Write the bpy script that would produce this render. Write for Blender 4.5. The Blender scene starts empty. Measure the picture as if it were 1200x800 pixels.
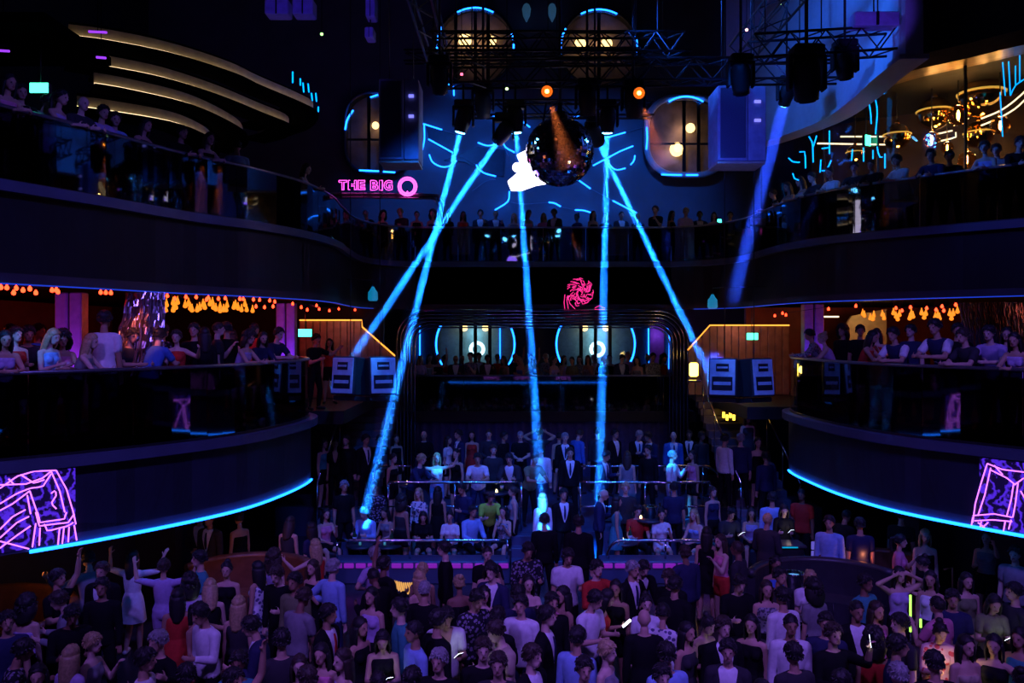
import bpy, bmesh, math, random
import numpy as np
from mathutils import Vector, Matrix, Euler
random.seed(7)
SC = bpy.context.scene
COL = SC.collection
F, EYE, HOR = 950.0, 5.05, 388.0          # focal length in pixels, eye height over the dance floor, horizon row
XC = 0.93                                  # the hall's axis
def W(px, py, d):                          # photo pixel at distance d -> point
    return Vector(((px-600)/F*d, d, EYE-(py-HOR)/F*d))
def X(px, d): return (px-600)/F*d
def Z(py, d): return EYE-(py-HOR)/F*d

# ---------------------------------------------------------------- camera, world, exposure
cam = bpy.data.cameras.new('camera'); co = bpy.data.objects.new('camera', cam); COL.objects.link(co)
co.location = (0, 0, EYE); co.rotation_euler = (math.radians(90), 0, 0)
cam.sensor_width = 36; cam.lens = F/1200*36; cam.shift_y = -12/1200; cam.clip_end = 200
SC.camera = co
SC.view_settings.view_transform = 'Standard'; SC.view_settings.look = 'None'
SC.view_settings.gamma = 1; SC.view_settings.use_curve_mapping = False
SC.view_settings.exposure = 0.0
wd = bpy.data.worlds.new('night'); SC.world = wd; wd.use_nodes = True
wd.node_tree.nodes['Background'].inputs[0].default_value = (0.004, 0.004, 0.02, 1)
wd.node_tree.nodes['Background'].inputs[1].default_value = 0.3

def lamp(name, kind, loc, col, energy, target=None, size=0.1, spot=40, blend=0.4, parent=None):
    l = bpy.data.lights.new(name, kind); l.color = col; l.energy = energy
    if kind == 'AREA': l.size = size
    else: l.shadow_soft_size = size
    if kind == 'SPOT': l.spot_size = math.radians(spot); l.spot_blend = blend
    o = bpy.data.objects.new(name, l); COL.objects.link(o); o.location = loc
    if target is not None:
        o.rotation_euler = (Vector(target)-Vector(loc)).to_track_quat('-Z', 'Y').to_euler()
    if parent: o.parent = parent
    return o
BLUE = (0.02, 0.22, 1.0); DEEP = (0.03, 0.06, 1.0); CYAN = (0.0, 0.42, 1.0); VIOLET = (0.33, 0.14, 1.0)
RED = (1.0, 0.06, 0.02); AMBER = (1.0, 0.42, 0.08); PINK = (1.0, 0.1, 0.7)

# house wash lamps: stage floods on the rig above and behind the camera's balcony, and on the ceiling rig
for n, loc, col, e, tgt, sp in [
    ('crowd_flood', (-5.0, 2.0, 10.8), (0.27, 0.13, 1.0), 2200, (-3.5, 11, 1.2), 62),
    ('crowd_flood', (6.5, 2.0, 10.8), (0.27, 0.13, 1.0), 2200, (5.0, 11, 1.2), 62),
    ('crowd_flood', (0.9, 3.0, 10.9), (0.29, 0.13, 1.0), 1950, (0.9, 10.5, 1.2), 58),
    ('terrace_flood', (-1.5, 12.0, 10.6), (0.01, 0.13, 1.0), 2600, (-1.0, 18.5, 1.2), 46),
    ('terrace_flood', (3.4, 12.0, 10.6), (0.01, 0.13, 1.0), 2600, (2.8, 18.5, 1.2), 46),
    ('rear_wall_flood', (-2.4, 22.6, 12.4), (0.02, 0.16, 1.0), 900, (-1.5, 29, 9.2), 80),
    ('rear_wall_flood', (4.0, 22.6, 12.4), (0.02, 0.16, 1.0), 900, (3.2, 29, 9.2), 80),
    ('fascia_flood', (2.0, 14.6, 10.7), (0.02, 0.15, 1.0), 1300, (7.6, 17.0, 10.4), 70),
    ('balcony_flood', (-0.5, 6.0, 11.2), (0.16, 0.12, 1.0), 1300, (-6.5, 12.5, 4.4), 55),
    ('balcony_flood', (2.4, 6.0, 11.2), (0.14, 0.11, 1.0), 1200, (8.3, 12.5, 4.4), 55)]:
    lamp(n, 'SPOT', loc, col, e, tgt, 0.25, sp, 0.7)
for n, loc, e, tgt, sp in [('follow_spot', (1.6, 14.9, 9.3), 22000, (-1.74, 18.75, 2.0), 3.2), ('follow_spot', (-.2, 14.9, 9.3), 22000, (3.64, 18.5, 2.0), 3.2), ('follow_spot', (-6.0, 3.0, 10.6), 3500, (-7.0, 12.2, 4.6), 4.5)]:
    lamp(n, 'SPOT', loc, (0.01, .26, 1.0), e, tgt, 0.06, sp, 0.5)
lamp('speaker_wash', 'SPOT', (2.2, 12.5, 7.5), (.05, .08, 1), 420, (4.2, 15.2, 8.9), .1, 40, .6)
lamp('fascia_pool', 'SPOT', (-1.0, 16.0, 10.4), (.02, .05, 1), 500, (-3.7, 23.9, 6.3), .1, 9, .8)

# ---------------------------------------------------------------- materials
MATS = {}
def mat(name, col=(0.5, 0.5, 0.5), rough=0.5, metal=0.0, emit=None, strength=0.0, noise=0.15, scale=8.0, bump=0.0, spec=0.5, trans=0.0, alpha=None):
    if name in MATS: return MATS[name]
    m = bpy.data.materials.new(name); m.use_nodes = True; nt = m.node_tree; b = nt.nodes['Principled BSDF']
    b.inputs['Roughness'].default_value = rough; b.inputs['Metallic'].default_value = metal
    b.inputs['Specular IOR Level'].default_value = spec
    if trans: b.inputs['Transmission Weight'].default_value = trans
    if emit is not None:
        b.inputs['Emission Color'].default_value = (*emit, 1); b.inputs['Emission Strength'].default_value = strength
        b.inputs['Base Color'].default_value = (*col, 1)
    else:
        tc = nt.nodes.new('ShaderNodeTexCoord'); no = nt.nodes.new('ShaderNodeTexNoise'); no.inputs['Scale'].default_value = scale
        no.inputs['Detail'].default_value = 4
        nt.links.new(tc.outputs['Object'], no.inputs['Vector'])
        rp = nt.nodes.new('ShaderNodeValToRGB')
        rp.color_ramp.elements[0].position = 0.3; rp.color_ramp.elements[1].position = 0.7
        rp.color_ramp.elements[0].color = tuple(max(0, c*(1-noise)) for c in col)+(1,)
        rp.color_ramp.elements[1].color = tuple(min(1, c*(1+noise)) for c in col)+(1,)
        nt.links.new(no.outputs['Fac'], rp.inputs['Fac']); nt.links.new(rp.outputs['Color'], b.inputs['Base Color'])
        if bump:
            bp = nt.nodes.new('ShaderNodeBump'); bp.inputs['Strength'].default_value = bump
            nt.links.new(no.outputs['Fac'], bp.inputs['Height']); nt.links.new(bp.outputs['Normal'], b.inputs['Normal'])
    MATS[name] = m; return m
def glassmat(name, tint, gloss, rough=0.03, f0=.05):     # see-through glass: transparent + mirror by Schlick's Fresnel
    m = bpy.data.materials.new(name); m.use_nodes = True; nt = m.node_tree; nt.nodes.clear()
    out = nt.nodes.new('ShaderNodeOutputMaterial'); mx = nt.nodes.new('ShaderNodeMixShader')
    tr = nt.nodes.new('ShaderNodeBsdfTransparent'); tr.inputs[0].default_value = (*tint, 1)
    gl = nt.nodes.new('ShaderNodeBsdfGlossy'); gl.inputs['Roughness'].default_value = rough; gl.inputs['Color'].default_value = (gloss, gloss, gloss, 1)
    lw = nt.nodes.new('ShaderNodeLayerWeight'); pw = nt.nodes.new('ShaderNodeMath'); pw.operation = 'POWER'; pw.inputs[1].default_value = 5
    ma = nt.nodes.new('ShaderNodeMath'); ma.operation = 'MULTIPLY_ADD'; ma.inputs[1].default_value = 1-f0; ma.inputs[2].default_value = f0
    nt.links.new(lw.outputs['Facing'], pw.inputs[0]); nt.links.new(pw.outputs[0], ma.inputs[0])
    nt.links.new(ma.outputs[0], mx.inputs[0]); nt.links.new(tr.outputs[0], mx.inputs[1]); nt.links.new(gl.outputs[0], mx.inputs[2])
    nt.links.new(mx.outputs[0], out.inputs[0]); MATS[name] = m; return m

M_BLACK = mat('black paint', (0.012, 0.012, 0.016), 0.6)
M_VOID = mat('matte black', (0.004, 0.004, 0.005), 0.95, spec=0.0)
M_WALL = mat('dark wall', (0.02, 0.02, 0.03), 0.7)
M_FLOOR = mat('dance floor', (0.03, 0.03, 0.04), 0.25, noise=0.4, scale=3)
M_FASCIA = mat('fascia lacquer', (0.055, 0.07, 0.13), 0.42, noise=0.12, scale=2)
M_FASCIA3 = mat('upper fascia lacquer', (0.028, 0.03, 0.05), 0.45, noise=0.15, scale=2)
M_PALE = mat('pale plaster', (0.55, 0.57, 0.62), 0.55, noise=0.06)
M_GLASS = glassmat('smoked balustrade glass', (0.22, 0.23, 0.28), 0.9, f0=.10)
M_WIN = glassmat('window glass', (0.9, 0.92, 0.93), 0.8, f0=.03)
M_RAIL = mat('brushed rail', (0.30, 0.30, 0.34), 0.3, 0.9)
M_CHROME = mat('chrome', (0.55, 0.55, 0.6), 0.15, 1.0)
M_STEEL = mat('dark steel', (0.05, 0.05, 0.06), 0.4, 0.8)
M_BACKWALL = mat('rear wall plaster', (0.14, 0.15, 0.2), 0.6, noise=0.12, scale=1.2)
M_CREAM = mat('cream cove plaster', (0.62, 0.52, 0.36), 0.6, noise=0.12, scale=6)
M_WOOD = mat('warm panelling', (0.20, 0.12, 0.11), 0.5, noise=0.25, scale=5)
M_REDWALL = mat('oxblood wall', (0.22, 0.05, 0.04), 0.6, noise=0.2, scale=3)
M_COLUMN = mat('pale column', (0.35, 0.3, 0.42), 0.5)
def neon(name, col, s): return mat(name, (0.02, 0.02, 0.02), 0.4, emit=col, strength=s)
N_BLUE = neon('blue neon', (0.008, 0.155, 1.0), 6.0)
N_THIN = neon('dim blue edge light', (0.02, 0.08, 1.0), .55)
N_PINK = neon('pink neon', (1.0, 0.06, 0.62), 5.0)
N_PURPLE = neon('purple screen stroke', (0.55, 0.12, 1.0), 3.2)
N_PURPLE2 = neon('violet screen glow', (0.10, 0.01, 0.8), 0.55)
N_MAG = neon('magenta strip', (0.36, 0.02, 0.75), .5)
N_PINKP = neon('pink screen stroke', (1.0, 0.03, 0.28), 2.2)
N_WARM = neon('warm cove strip', (1.0, 0.74, 0.42), 2.4)
N_ORANGE = neon('orange cove strip', (1.0, 0.34, 0.04), 2.2)
N_REDB = neon('red bulb', (1.0, 0.035, 0.01), 8.0)
N_AMBB = neon('amber bulb', (1.0, 0.24, 0.015), 1.5)
N_EXIT = neon('exit sign light', (0.05, 1.0, 0.55), 5.0)
N_WHITE = neon('white hot lantern', (0.80, 0.72, 1.0), 4.0)
N_LAMP = neon('lamp lens', (1.0, 0.30, 0.02), 40.0)
N_LENS = neon('blue lens', (0.1, 0.5, 1.0), 25.0)
N_FIL = neon('filament', (1.0, 0.66, 0.2), 40.0)
N_PHONE = neon('phone screen', (0.75, 0.85, 1.0), 7.0)
N_CANDLE = neon('candle glow', (1.0, 0.72, 0.32), 8.0)

# ---------------------------------------------------------------- mesh builder
class MB:
    def __init__(s): s.v = []; s.f = []; s.sm = []
    def add(s, v, f, smooth=False):
        o = len(s.v); s.v += [tuple(p) for p in v]; s.f += [tuple(i+o for i in q) for q in f]; s.sm += [smooth]*len(f); return s
    def box(s, c, size, rot=None, bev=0.0):
        x, y, z = (k/2 for k in size); R = rot.to_matrix() if isinstance(rot, Euler) else rot
        if bev <= 0:
            P = [Vector((a*x, b*y, d*z)) for d in (-1, 1) for b in (-1, 1) for a in (-1, 1)]
            Q = [(0, 2, 3, 1), (4, 5, 7, 6), (0, 1, 5, 4), (2, 6, 7, 3), (0, 4, 6, 2), (1, 3, 7, 5)]
        else:
            b_ = min(bev, x*.9, y*.9, z*.9); P = []; Q = []
            rings = [(-z, b_), (-z+b_, 0), (z-b_, 0), (z, b_)]
            for zz, ins in rings:
                for ax, ay, cx, cy in ((1, 1, 0, 1), (1, 1, 1, 0), (-1, 1, 1, 0), (-1, 1, 0, 1), (-1, -1, 0, 1), (-1, -1, 1, 0), (1, -1, 1, 0), (1, -1, 0, 1)):
                    P.append(Vector((ax*(x-ins-(b_ if cx else 0)), ay*(y-ins-(b_ if cy else 0)), zz)))
            for r in range(3):
                for i in range(8):
                    j = (i+1) % 8; Q.append((r*8+i, r*8+j, r*8+8+j, r*8+8+i))
            Q.append(tuple(range(7, -1, -1))); Q.append(tuple(24+i for i in range(8)))
        c = Vector(c)
        return s.add([(R @ p if R else p)+c for p in P], Q)
    def tube(s, pts, r, n=8, closed=False, caps=True):
        pts = [Vector(p) for p in pts]; N = len(pts); P = []; Q = []
        rr = r if isinstance(r, (list, tuple)) else [r]*N
        up = None
        for i in range(N):
            a = pts[i-1] if (i > 0 or closed) else pts[i]; b = pts[(i+1) % N] if (i < N-1 or closed) else pts[i]
            t = (b-a).normalized()
            if up is None:
                up = Vector((0, 0, 1)) if abs(t.z) < .9 else Vector((1, 0, 0))
            u = (up - t*up.dot(t)).normalized(); w = t.cross(u); up = u
            for k in range(n):
                A = 2*math.pi*k/n; P.append(pts[i]+(u*math.cos(A)+w*math.sin(A))*rr[i])
        for i in range(N if closed else N-1):
            j = (i+1) % N
            for k in range(n):
                l = (k+1) % n; Q.append((i*n+k, j*n+k, j*n+l, i*n+l))
        if caps and not closed:
            Q.append(tuple(range(n))); Q.append(tuple((N-1)*n+k for k in range(n-1, -1, -1)))
        return s.add(P, Q, n > 4)
    def lathe(s, prof, n=16, c=(0, 0, 0), M=None):          # profile (r, z)
        P = []; Q = []; c = Vector(c)
        for r, z in prof:
            for k in range(n):
                A = 2*math.pi*k/n; p = Vector((max(r, 1e-4)*math.cos(A), max(r, 1e-4)*math.sin(A), z)); P.append((M @ p if M else p)+c)
        for i in range(len(prof)-1):
            for k in range(n):
                l = (k+1) % n; Q.append((i*n+k, i*n+l, i*n+n+l, i*n+n+k))
        Q.append(tuple(range(n-1, -1, -1))); Q.append(tuple((len(prof)-1)*n+k for k in range(n)))
        return s.add(P, Q, True)
    def prism(s, poly, y0, y1):                               # polygon in x,z extruded along y
        n = len(poly); P = [(p[0], y0, p[1]) for p in poly]+[(p[0], y1, p[1]) for p in poly]
        Q = [tuple(range(n-1, -1, -1)), tuple(range(n, 2*n))]+[(i, (i+1) % n, n+(i+1) % n, n+i) for i in range(n)]
        return s.add(P, Q)
    def slab(s, poly, z0, z1):                                # polygon in x,y extruded in z
        n = len(poly); P = [(p[0], p[1], z0) for p in poly]+[(p[0], p[1], z1) for p in poly]
        Q = [tuple(range(n-1, -1, -1)), tuple(range(n, 2*n))]+[(i, (i+1) % n, n+(i+1) % n, n+i) for i in range(n)]
        return s.add(P, Q)
    def wall(s, pts, z0, z1, t, side=1, z0b=None):            # vertical curved wall along a plan line, thickness t to one side
        off = offset(pts, t*side); n = len(pts); P = []; Q = []
        for a, b in zip(pts, off): P += [(a[0], a[1], z0), (a[0], a[1], z1), (b[0], b[1], z1), (b[0], b[1], z0)]
        for i in range(n-1):
            for k in range(4):
                l = (k+1) % 4; Q.append((i*4+k, i*4+l, i*4+4+l, i*4+4+k))
        Q += [(0, 3, 2, 1), tuple((n-1)*4+k for k in range(4))]
        return s.add(P, Q, False)
    def mesh(s, name):
        me = bpy.data.meshes.new(name); me.from_pydata(s.v, [], s.f); me.validate()
        if len(me.polygons) == len(s.sm): me.polygons.foreach_set('use_smooth', s.sm)
        bm = bmesh.new(); bm.from_mesh(me); bmesh.ops.recalc_face_normals(bm, faces=bm.faces); bm.to_mesh(me); bm.free()
        return me
    def obj(s, name, material, parent=None):
        me = s.mesh(name); me.materials.append(material); return link(name, me, parent)
def link(name, me, parent=None):
    o = bpy.data.objects.new(name, me); COL.objects.link(o)
    if parent: o.parent = parent
    return o
def offset(pts, t):
    out = []
    for i, p in enumerate(pts):
        a = pts[max(i-1, 0)]; b = pts[min(i+1, len(pts)-1)]
        dx, dy = b[0]-a[0], b[1]-a[1]; L = math.hypot(dx, dy) or 1
        out.append((p[0]-dy/L*t, p[1]+dx/L*t))
    return out
def smooth(pts, step=0.3):                                    # Catmull-Rom then even spacing, any dimension
    pts = [Vector(p) for p in pts]; P = [pts[0]*2-pts[1]]+pts+[pts[-1]*2-pts[-2]]; fine = []
    for i in range(1, len(P)-2):
        for k in range(24):
            t = k/24; a, b, c, d = P[i-1:i+3]
            fine.append(0.5*((2*b)+(c-a)*t+(2*a-5*b+4*c-d)*t*t+(3*b-a-3*c+d)*t*t*t))
    fine.append(P[-2]); out = [fine[0]]; acc = 0
    for a, b in zip(fine, fine[1:]):
        acc += (b-a).length
        if acc >= step: out.append(b); acc = 0
    if (out[-1]-fine[-1]).length > step*.3: out.append(fine[-1])
    else: out[-1] = fine[-1]
    return out
def tag(o, label, cat=None, group=None, kind=None):
    o['label'] = label
    if cat: o['category'] = cat
    if group: o['group'] = group
    if kind: o['kind'] = kind
    return o
def struct(o): o['kind'] = 'structure'; return o
def thing(name, label, cat, loc=(0, 0, 0), rz=0, group=None):
    o = bpy.data.objects.new(name, None); COL.objects.link(o); o.location = loc; o.rotation_euler = (0, 0, rz); o.empty_display_size = .1
    return tag(o, label, cat, group)
def arc(cx, cz, r, a0, a1, y, n=16, rz=None):
    rz = rz or r
    return [(cx+r*math.cos(math.radians(a0+(a1-a0)*k/n)), y, cz+rz*math.sin(math.radians(a0+(a1-a0)*k/n))) for k in range(n+1)]

# ---------------------------------------------------------------- the shell
def part(mb, name, material, parent):
    o = mb.obj(name, material, parent)
    o.matrix_parent_inverse = (Matrix.Translation(parent.location) @ parent.rotation_euler.to_matrix().to_4x4()).inverted()
    return o
struct(MB().box((1, 11.5, -0.1), (28, 37, 0.2)).obj('floor', M_FLOOR))
struct(MB().box((1, 11.5, 17.6), (28, 37, 0.2)).obj('ceiling', M_BLACK))
struct(MB().box((-13.1, 11.5, 8.75), (0.2, 37, 17.5)).obj('wall_left', M_WALL))
struct(MB().box((15.1, 11.5, 8.75), (0.2, 37, 17.5)).obj('wall_right', M_WALL))
struct(MB().box((1, 29.1, 8.75), (28, 0.2, 17.5)).obj('wall_back', M_BACKWALL))
struct(MB().box((1, -7.1, 8.75), (28, 0.2, 17.5)).obj('wall_near', M_WALL))

def plan(sd, sgn, step=0.25): return [(p.x, p.y) for p in smooth([(XC+sgn*s, d, 0) for s, d in sd], step)]
L2L = plan([(12.2, 8.4), (9.6, 9.6), (8.6, 10.3), (7.7, 11.05), (6.7, 12.1), (5.65, 13.6), (5.2, 15), (5.05, 16.4), (5.3, 17.3), (6.0, 17.9), (7.2, 18.2), (9, 18.3)], -1)
L2R = plan([(12.2, 8.4), (9.6, 9.6), (8.6, 10.3), (7.6, 11.05), (6.6, 12.1), (5.6, 13.6), (5.2, 15), (5.08, 16.4), (5.1, 17.5), (5.4, 18.4), (6.1, 18.9), (7.5, 19.2), (9, 19.3)], 1)
L3L = plan([(9.6, 7.5), (8.6, 9.5), (7.9, 11), (7.3, 12.3), (6.6, 14), (5.8, 15.3), (5.2, 16.8), (5.0, 18.5), (5.1, 20), (5.15, 22.2), (4.7, 23.5), (3.8, 24.1)], -1)
L3R = plan([(12.5, 11.8), (10.2, 13.4), (8.4, 15), (7.2, 16.2), (6.1, 17.6), (5.6, 19), (5.5, 20.5), (5.4, 22.3), (4.8, 23.5), (3.8, 24.1)], 1)
L3C = [(XC-3.8+7.6*k/24, 24.1) for k in range(25)]

def balustrade(name, curve, side, z0, z1, label, group=None, plen=1.25, railr=0.03):
    t = thing(name, label, 'balustrade', (curve[0][0], curve[0][1], z0), 0, group)
    acc, start = 0, 0
    for i in range(1, len(curve)):
        acc += math.dist(curve[i], curve[i-1])
        if acc >= plen or i == len(curve)-1:
            seg = list(curve[start:i+1])
            if len(seg) > 1:
                def cut(a, b): L = math.dist(a, b) or 1; return (a[0]+(b[0]-a[0])*.008/L, a[1]+(b[1]-a[1])*.008/L)
                seg[0] = cut(seg[0], seg[1]); seg[-1] = cut(seg[-1], seg[-2])
                part(MB().wall(seg, z0+.04, z1, 0.02, side), 'glass_panel', M_GLASS, t)
            start, acc = i, 0
    mid = offset(curve, 0.01*side)
    part(MB().tube([(p[0], p[1], z1+railr*.6) for p in mid], railr, 8), 'handrail', M_RAIL, t)
    part(MB().wall(offset(curve, -0.02*side), z0, z0+.06, 0.06, side), 'base_channel', M_STEEL, t)
    return t
def balcony(nm, curve, side, outer, zf, zs, fasc, ledge=0.14):
    poly = list(curve)+outer
    struct(MB().slab(poly, zs+.15, zf).obj('balcony_floor', M_BLACK))
    f = struct(MB().wall(curve, zs, zf-.12, 0.12, side).obj('trim_'+nm, fasc))
    struct(MB().wall(offset(curve, -ledge*side), zf-.13, zf+.02, ledge+.25, side).obj('trim_'+nm, M_FASCIA))
    return f
balcony('1', L2L, 1, [(-13, 18.3), (-13, 8.4)], 3.27, 2.02, M_FASCIA)
balcony('2', L2R, -1, [(15, 19.3), (15, 8.4)], 3.27, 2.02, M_FASCIA)
balcony('3', L3L, 1, [(XC-3.8, 29), (-13, 29), (-13, 7.5)], 7.08, 5.70, M_FASCIA3)
balcony('4', L3R, -1, [(XC+3.8, 29), (15, 29), (15, 11.8)], 7.08, 5.70, M_FASCIA3)
balcony('5', L3C, 1, [(XC+3.8, 29), (XC-3.8, 29)], 7.08, 5.70, M_FASCIA3)
balustrade('glass_balustrade', offset(L2L, .04), 1, 3.27, 4.46, 'smoked glass balustrade of middle balcony, purple horse screen and tinsel curtain on its side')
balustrade('glass_balustrade', offset(L2R, -.04), -1, 3.27, 4.46, 'smoked glass balustrade of middle balcony below the pear bulbs, guests in striped polos behind')
balustrade('glass_balustrade', offset(L3L, .04), 1, 7.08, 8.12, 'smoked glass balustrade of upper balcony below the cream glowing ceiling rings')
balustrade('glass_balustrade', offset(L3R, -.04), -1, 7.08, 8.12, 'smoked glass balustrade of upper balcony before the amber globe lamps')
balustrade('glass_balustrade', offset(L3C, .04), 1, 7.08, 8.12, 'straight smoked glass balustrade of upper rear balcony behind the mirror ball')
for cv, sd, o_ in ((L2L, 1, [(-13, 18.0), (-13, 8.4)]), (L2R, -1, [(15, 19.0), (15, 8.4)])): struct(MB().slab(offset(cv, .16*sd)+o_, 3.26, 3.47).obj('floor_raised', M_BLACK))
# floors behind the balconies, stretching to the rear
struct(MB().box((-8.4, 23.65, 3.1), (9.2, 10.7, 0.3)).obj('balcony_floor', M_BLACK))
struct(MB().box((10.3, 24.15, 3.1), (9.4, 9.7, 0.3)).obj('balcony_floor', M_BLACK))

def tubes(name, label, cat, path, r, m, group=None, n=6):
    o = MB().tube(path, r, n).obj(name, m); return tag(o, label, cat, group)
# cyan neon lines along the bottom of the middle balconies
def sub(curve, p0, p1):                                      # the stretch of a plan line seen between two photo columns
    return [p for p in curve if p0 <= 600+F*p[0]/p[1] <= p1 and p[1] < 18.0]
n1 = [p for p in offset(L2L, -.03) if 19 <= 600+F*p[0]/p[1] <= 400 and p[1] < 16.6]
n2 = [p for p in offset(L2R, .03) if 915 <= 600+F*p[0]/p[1] <= 1260 and p[1] < 17.7]
tubes('neon_strip', 'long cyan neon line curving under the fascia with the purple horse screen', 'neon light', [(p[0], p[1], 2.02) for p in n1], 0.026, N_BLUE)
tubes('neon_strip', 'long cyan neon line curving under the fascia with the violet chair-like screen drawing', 'neon light', [(p[0], p[1], 2.02) for p in n2], 0.026, N_BLUE)
tubes('edge_light', 'thin dim blue line under the upper balcony over the tinsel curtain', 'edge light', [(p[0], p[1], 5.70) for p in offset(L3L, -.02) if p[1] < 23.2], 0.010, N_THIN)
tubes('edge_light', 'thin dim blue line under the upper balcony over the amber pear bulbs and red wall', 'edge light', [(p[0], p[1], 5.70) for p in offset(L3R, .02) if p[0] < 13 and p[1] < 23.8], 0.010, N_THIN)

# the camera's own balcony: seen only in the mirrors of the balustrades opposite
NEAR = [(p.x, p.y) for p in smooth([(-9, -2.5, 0), (-6.0, 0.2, 0), (-3.0, 1.05, 0), (0.9, 1.2, 0), (5, 1.05, 0), (8, 0.2, 0), (11, -2.5, 0)], .4)]
struct(MB().slab(NEAR+[(11, -7), (-9, -7)], 2.2, 3.27).obj('balcony_floor', M_FASCIA))
tubes('neon_strip', 'cyan neon line under the balcony facing the stage arch', 'neon light', [(p[0], p[1]+.05, 2.05) for p in NEAR if abs(p[0]-1.0) < 4.8], 0.03, N_BLUE)

# ---------------------------------------------------------------- side bays of the middle level
struct(MB().box((-11.6, 15.5, 4.5), (0.2, 16, 2.5)).obj('wall_left_lounge', M_REDWALL))
struct(MB().box((13.4, 15.5, 4.5), (0.2, 16, 2.5)).obj('wall_right_lounge', M_REDWALL))
struct(MB().box((-7.6, 23.4, 4.5), (7.8, 0.2, 2.5)).obj('wall_left_rear', M_WALL))
struct(MB().box((10.2, 24.0, 4.5), (6.6, 0.2, 2.5)).obj('wall_right_rear', M_REDWALL))
def column(px, d, label, w=0.36):
    t = thing('column', label, 'column', (X(px, d), d, 3.27))
    for s in (-1, 1): part(MB().box((X(px, d)+s*w*.3, d, 4.5), (w*.5, w*.6, 2.44), bev=.02), 'shaft', M_COLUMN, t)
    part(MB().box((X(px, d), d, 3.32), (w*1.3, w, .1), bev=.015), 'base', M_STEEL, t)
    part(MB().box((X(px, d), d+.02, 4.5), (w*.15, w*.4, 2.44)), 'core', M_STEEL, t)
    return t
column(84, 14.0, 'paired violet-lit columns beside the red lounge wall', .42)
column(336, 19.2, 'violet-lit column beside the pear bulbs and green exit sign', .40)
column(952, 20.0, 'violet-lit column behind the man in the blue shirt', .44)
lamp('column_uplight', 'SPOT', (X(84, 13.7), 13.45, 3.62), (0.40, 0.04, 1), 170, (X(84, 14), 13.9, 5.5), .04, 70, .6)
lamp('column_uplight', 'SPOT', (X(336, 18.6), 18.6, 3.62), (0.2, 0.03, 1), 170, (X(336, 19.2), 19.1, 5.5), .04, 70, .6)
lamp('column_uplight', 'SPOT', (X(952, 19.4), 19.45, 3.62), (0.12, 0.03, 1), 110, (X(952, 20), 19.9, 5.5), .04, 70, .6)
# warm slatted wall panels with a cove light along their top, beside the arch on both sides
def slat_wall(poly_px, d, label, cove_px, n):
    xs = [p[0] for p in poly_px]; x0, x1 = min(xs), max(xs)
    t = thing('slatted_wall_panel', label, 'wall panel', (X((x0+x1)/2, d), d, 3.27))
    def top(px):
        pts = sorted(cove_px)
        for a, b in zip(pts, pts[1:]):
            if a[0] <= px <= b[0]: return a[1]+(b[1]-a[1])*(px-a[0])/max(1e-6, b[0]-a[0])
        return pts[-1][1]
    w = (x1-x0)/n
    for k in range(n):
        px = x0+w*(k+.5); zt = Z(top(px), d)
        part(MB().box((X(px, d), d, (zt+3.27)/2), (w*.9/F*d, .05, zt-3.27), bev=.01), 'slat', M_WOOD, t)
    part(MB().tube([W(px, py, d-.08) for px, py in cove_px], .018, 6), 'cove_strip', N_ORANGE, t)
    return t
slat_wall([(351, 0), (463, 0)], 21.6, 'warm slatted wall panel under an orange cove line by the exit sign and arch', [(351, 375), (424, 375), (424.5, 383), (463, 417)], 14)
slat_wall([(806, 0), (925, 0)], 22.7, 'warm slatted wall panel with slanting orange cove line beside the yellow lamp', [(806, 410), (832, 381), (925, 381)], 14)
lamp('cove_lamp', 'AREA', (X(405, 21.2), 21.1, 5.35), (1, .3, .22), 4, (X(400, 21.6), 21.6, 4.2), .8)
lamp('cove_lamp', 'AREA', (X(870, 22.1), 22.1, 5.3), (1, .35, .22), 7, (X(870, 22.7), 22.7, 4.2), .8)

# ---------------------------------------------------------------- left upper ceiling: four stepped cream cove rings
for k, (pts, z, place) in enumerate([
    ([(80, 42), (127, 48), (200, 63), (270, 85), (300, 99), (350, 120), (367, 131), (358, 146), (335, 155)], 5.0, 'outermost and highest'),
    ([(80, 70), (113, 76), (185, 90), (250, 110), (300, 130), (337, 146), (330, 157), (305, 164)], 4.7, 'second from the outside'),
    ([(110, 98), (150, 105), (220, 122), (270, 145), (284, 158), (281, 168), (262, 176)], 4.35, 'third from the outside'),
    ([(90, 125), (127, 130), (200, 143), (240, 160), (251, 175), (242, 185), (225, 190)], 4.0, 'innermost and lowest')]):
    c3 = smooth([((px-600)/F*(z*F/(HOR-py)), z*F/(HOR-py), 0) for px, py in pts], .2); c2 = [(p.x, p.y) for p in c3]
    t = thing('cove_ring', 'cream lit curved ceiling ring, %s of the stepped rings' % place, 'ceiling cove', (c2[0][0], c2[0][1], EYE+z), 0, 'stepped cove rings')
    part(MB().wall(c2, EYE+z, EYE+z+.20, .08, 1), 'lit_band', M_CREAM, t)
    part(MB().wall(offset(c2, -.12), EYE+z-.07, EYE+z-.02, .60, 1), 'soffit_lip', M_VOID, t)
    part(MB().wall(offset(c2, .06), EYE+z+.20, EYE+z+.26, .6, 1), 'shelf', M_VOID, t)
    part(MB().tube([(p[0], p[1], EYE+z-.002) for p in offset(c2, -.045)], .010, 5), 'cove_strip', N_WARM, t)
# right: pale fascia of the top level, lit blue
c = [(p.x, p.y) for p in smooth([(6.75, 13.9, 0), (6.8, 15, 0), (6.95, 16.4, 0), (6.95, 18, 0), (6.4, 19.8, 0), (5.6, 21.2, 0)], .3)]
struct(MB().wall(c, 9.75, 17.4, .3, -1).obj('wall_right_fascia', M_PALE))
struct(MB().wall(offset(c, .1), 9.72, 9.80, .5, -1).obj('trim_6', M_PALE))

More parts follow.
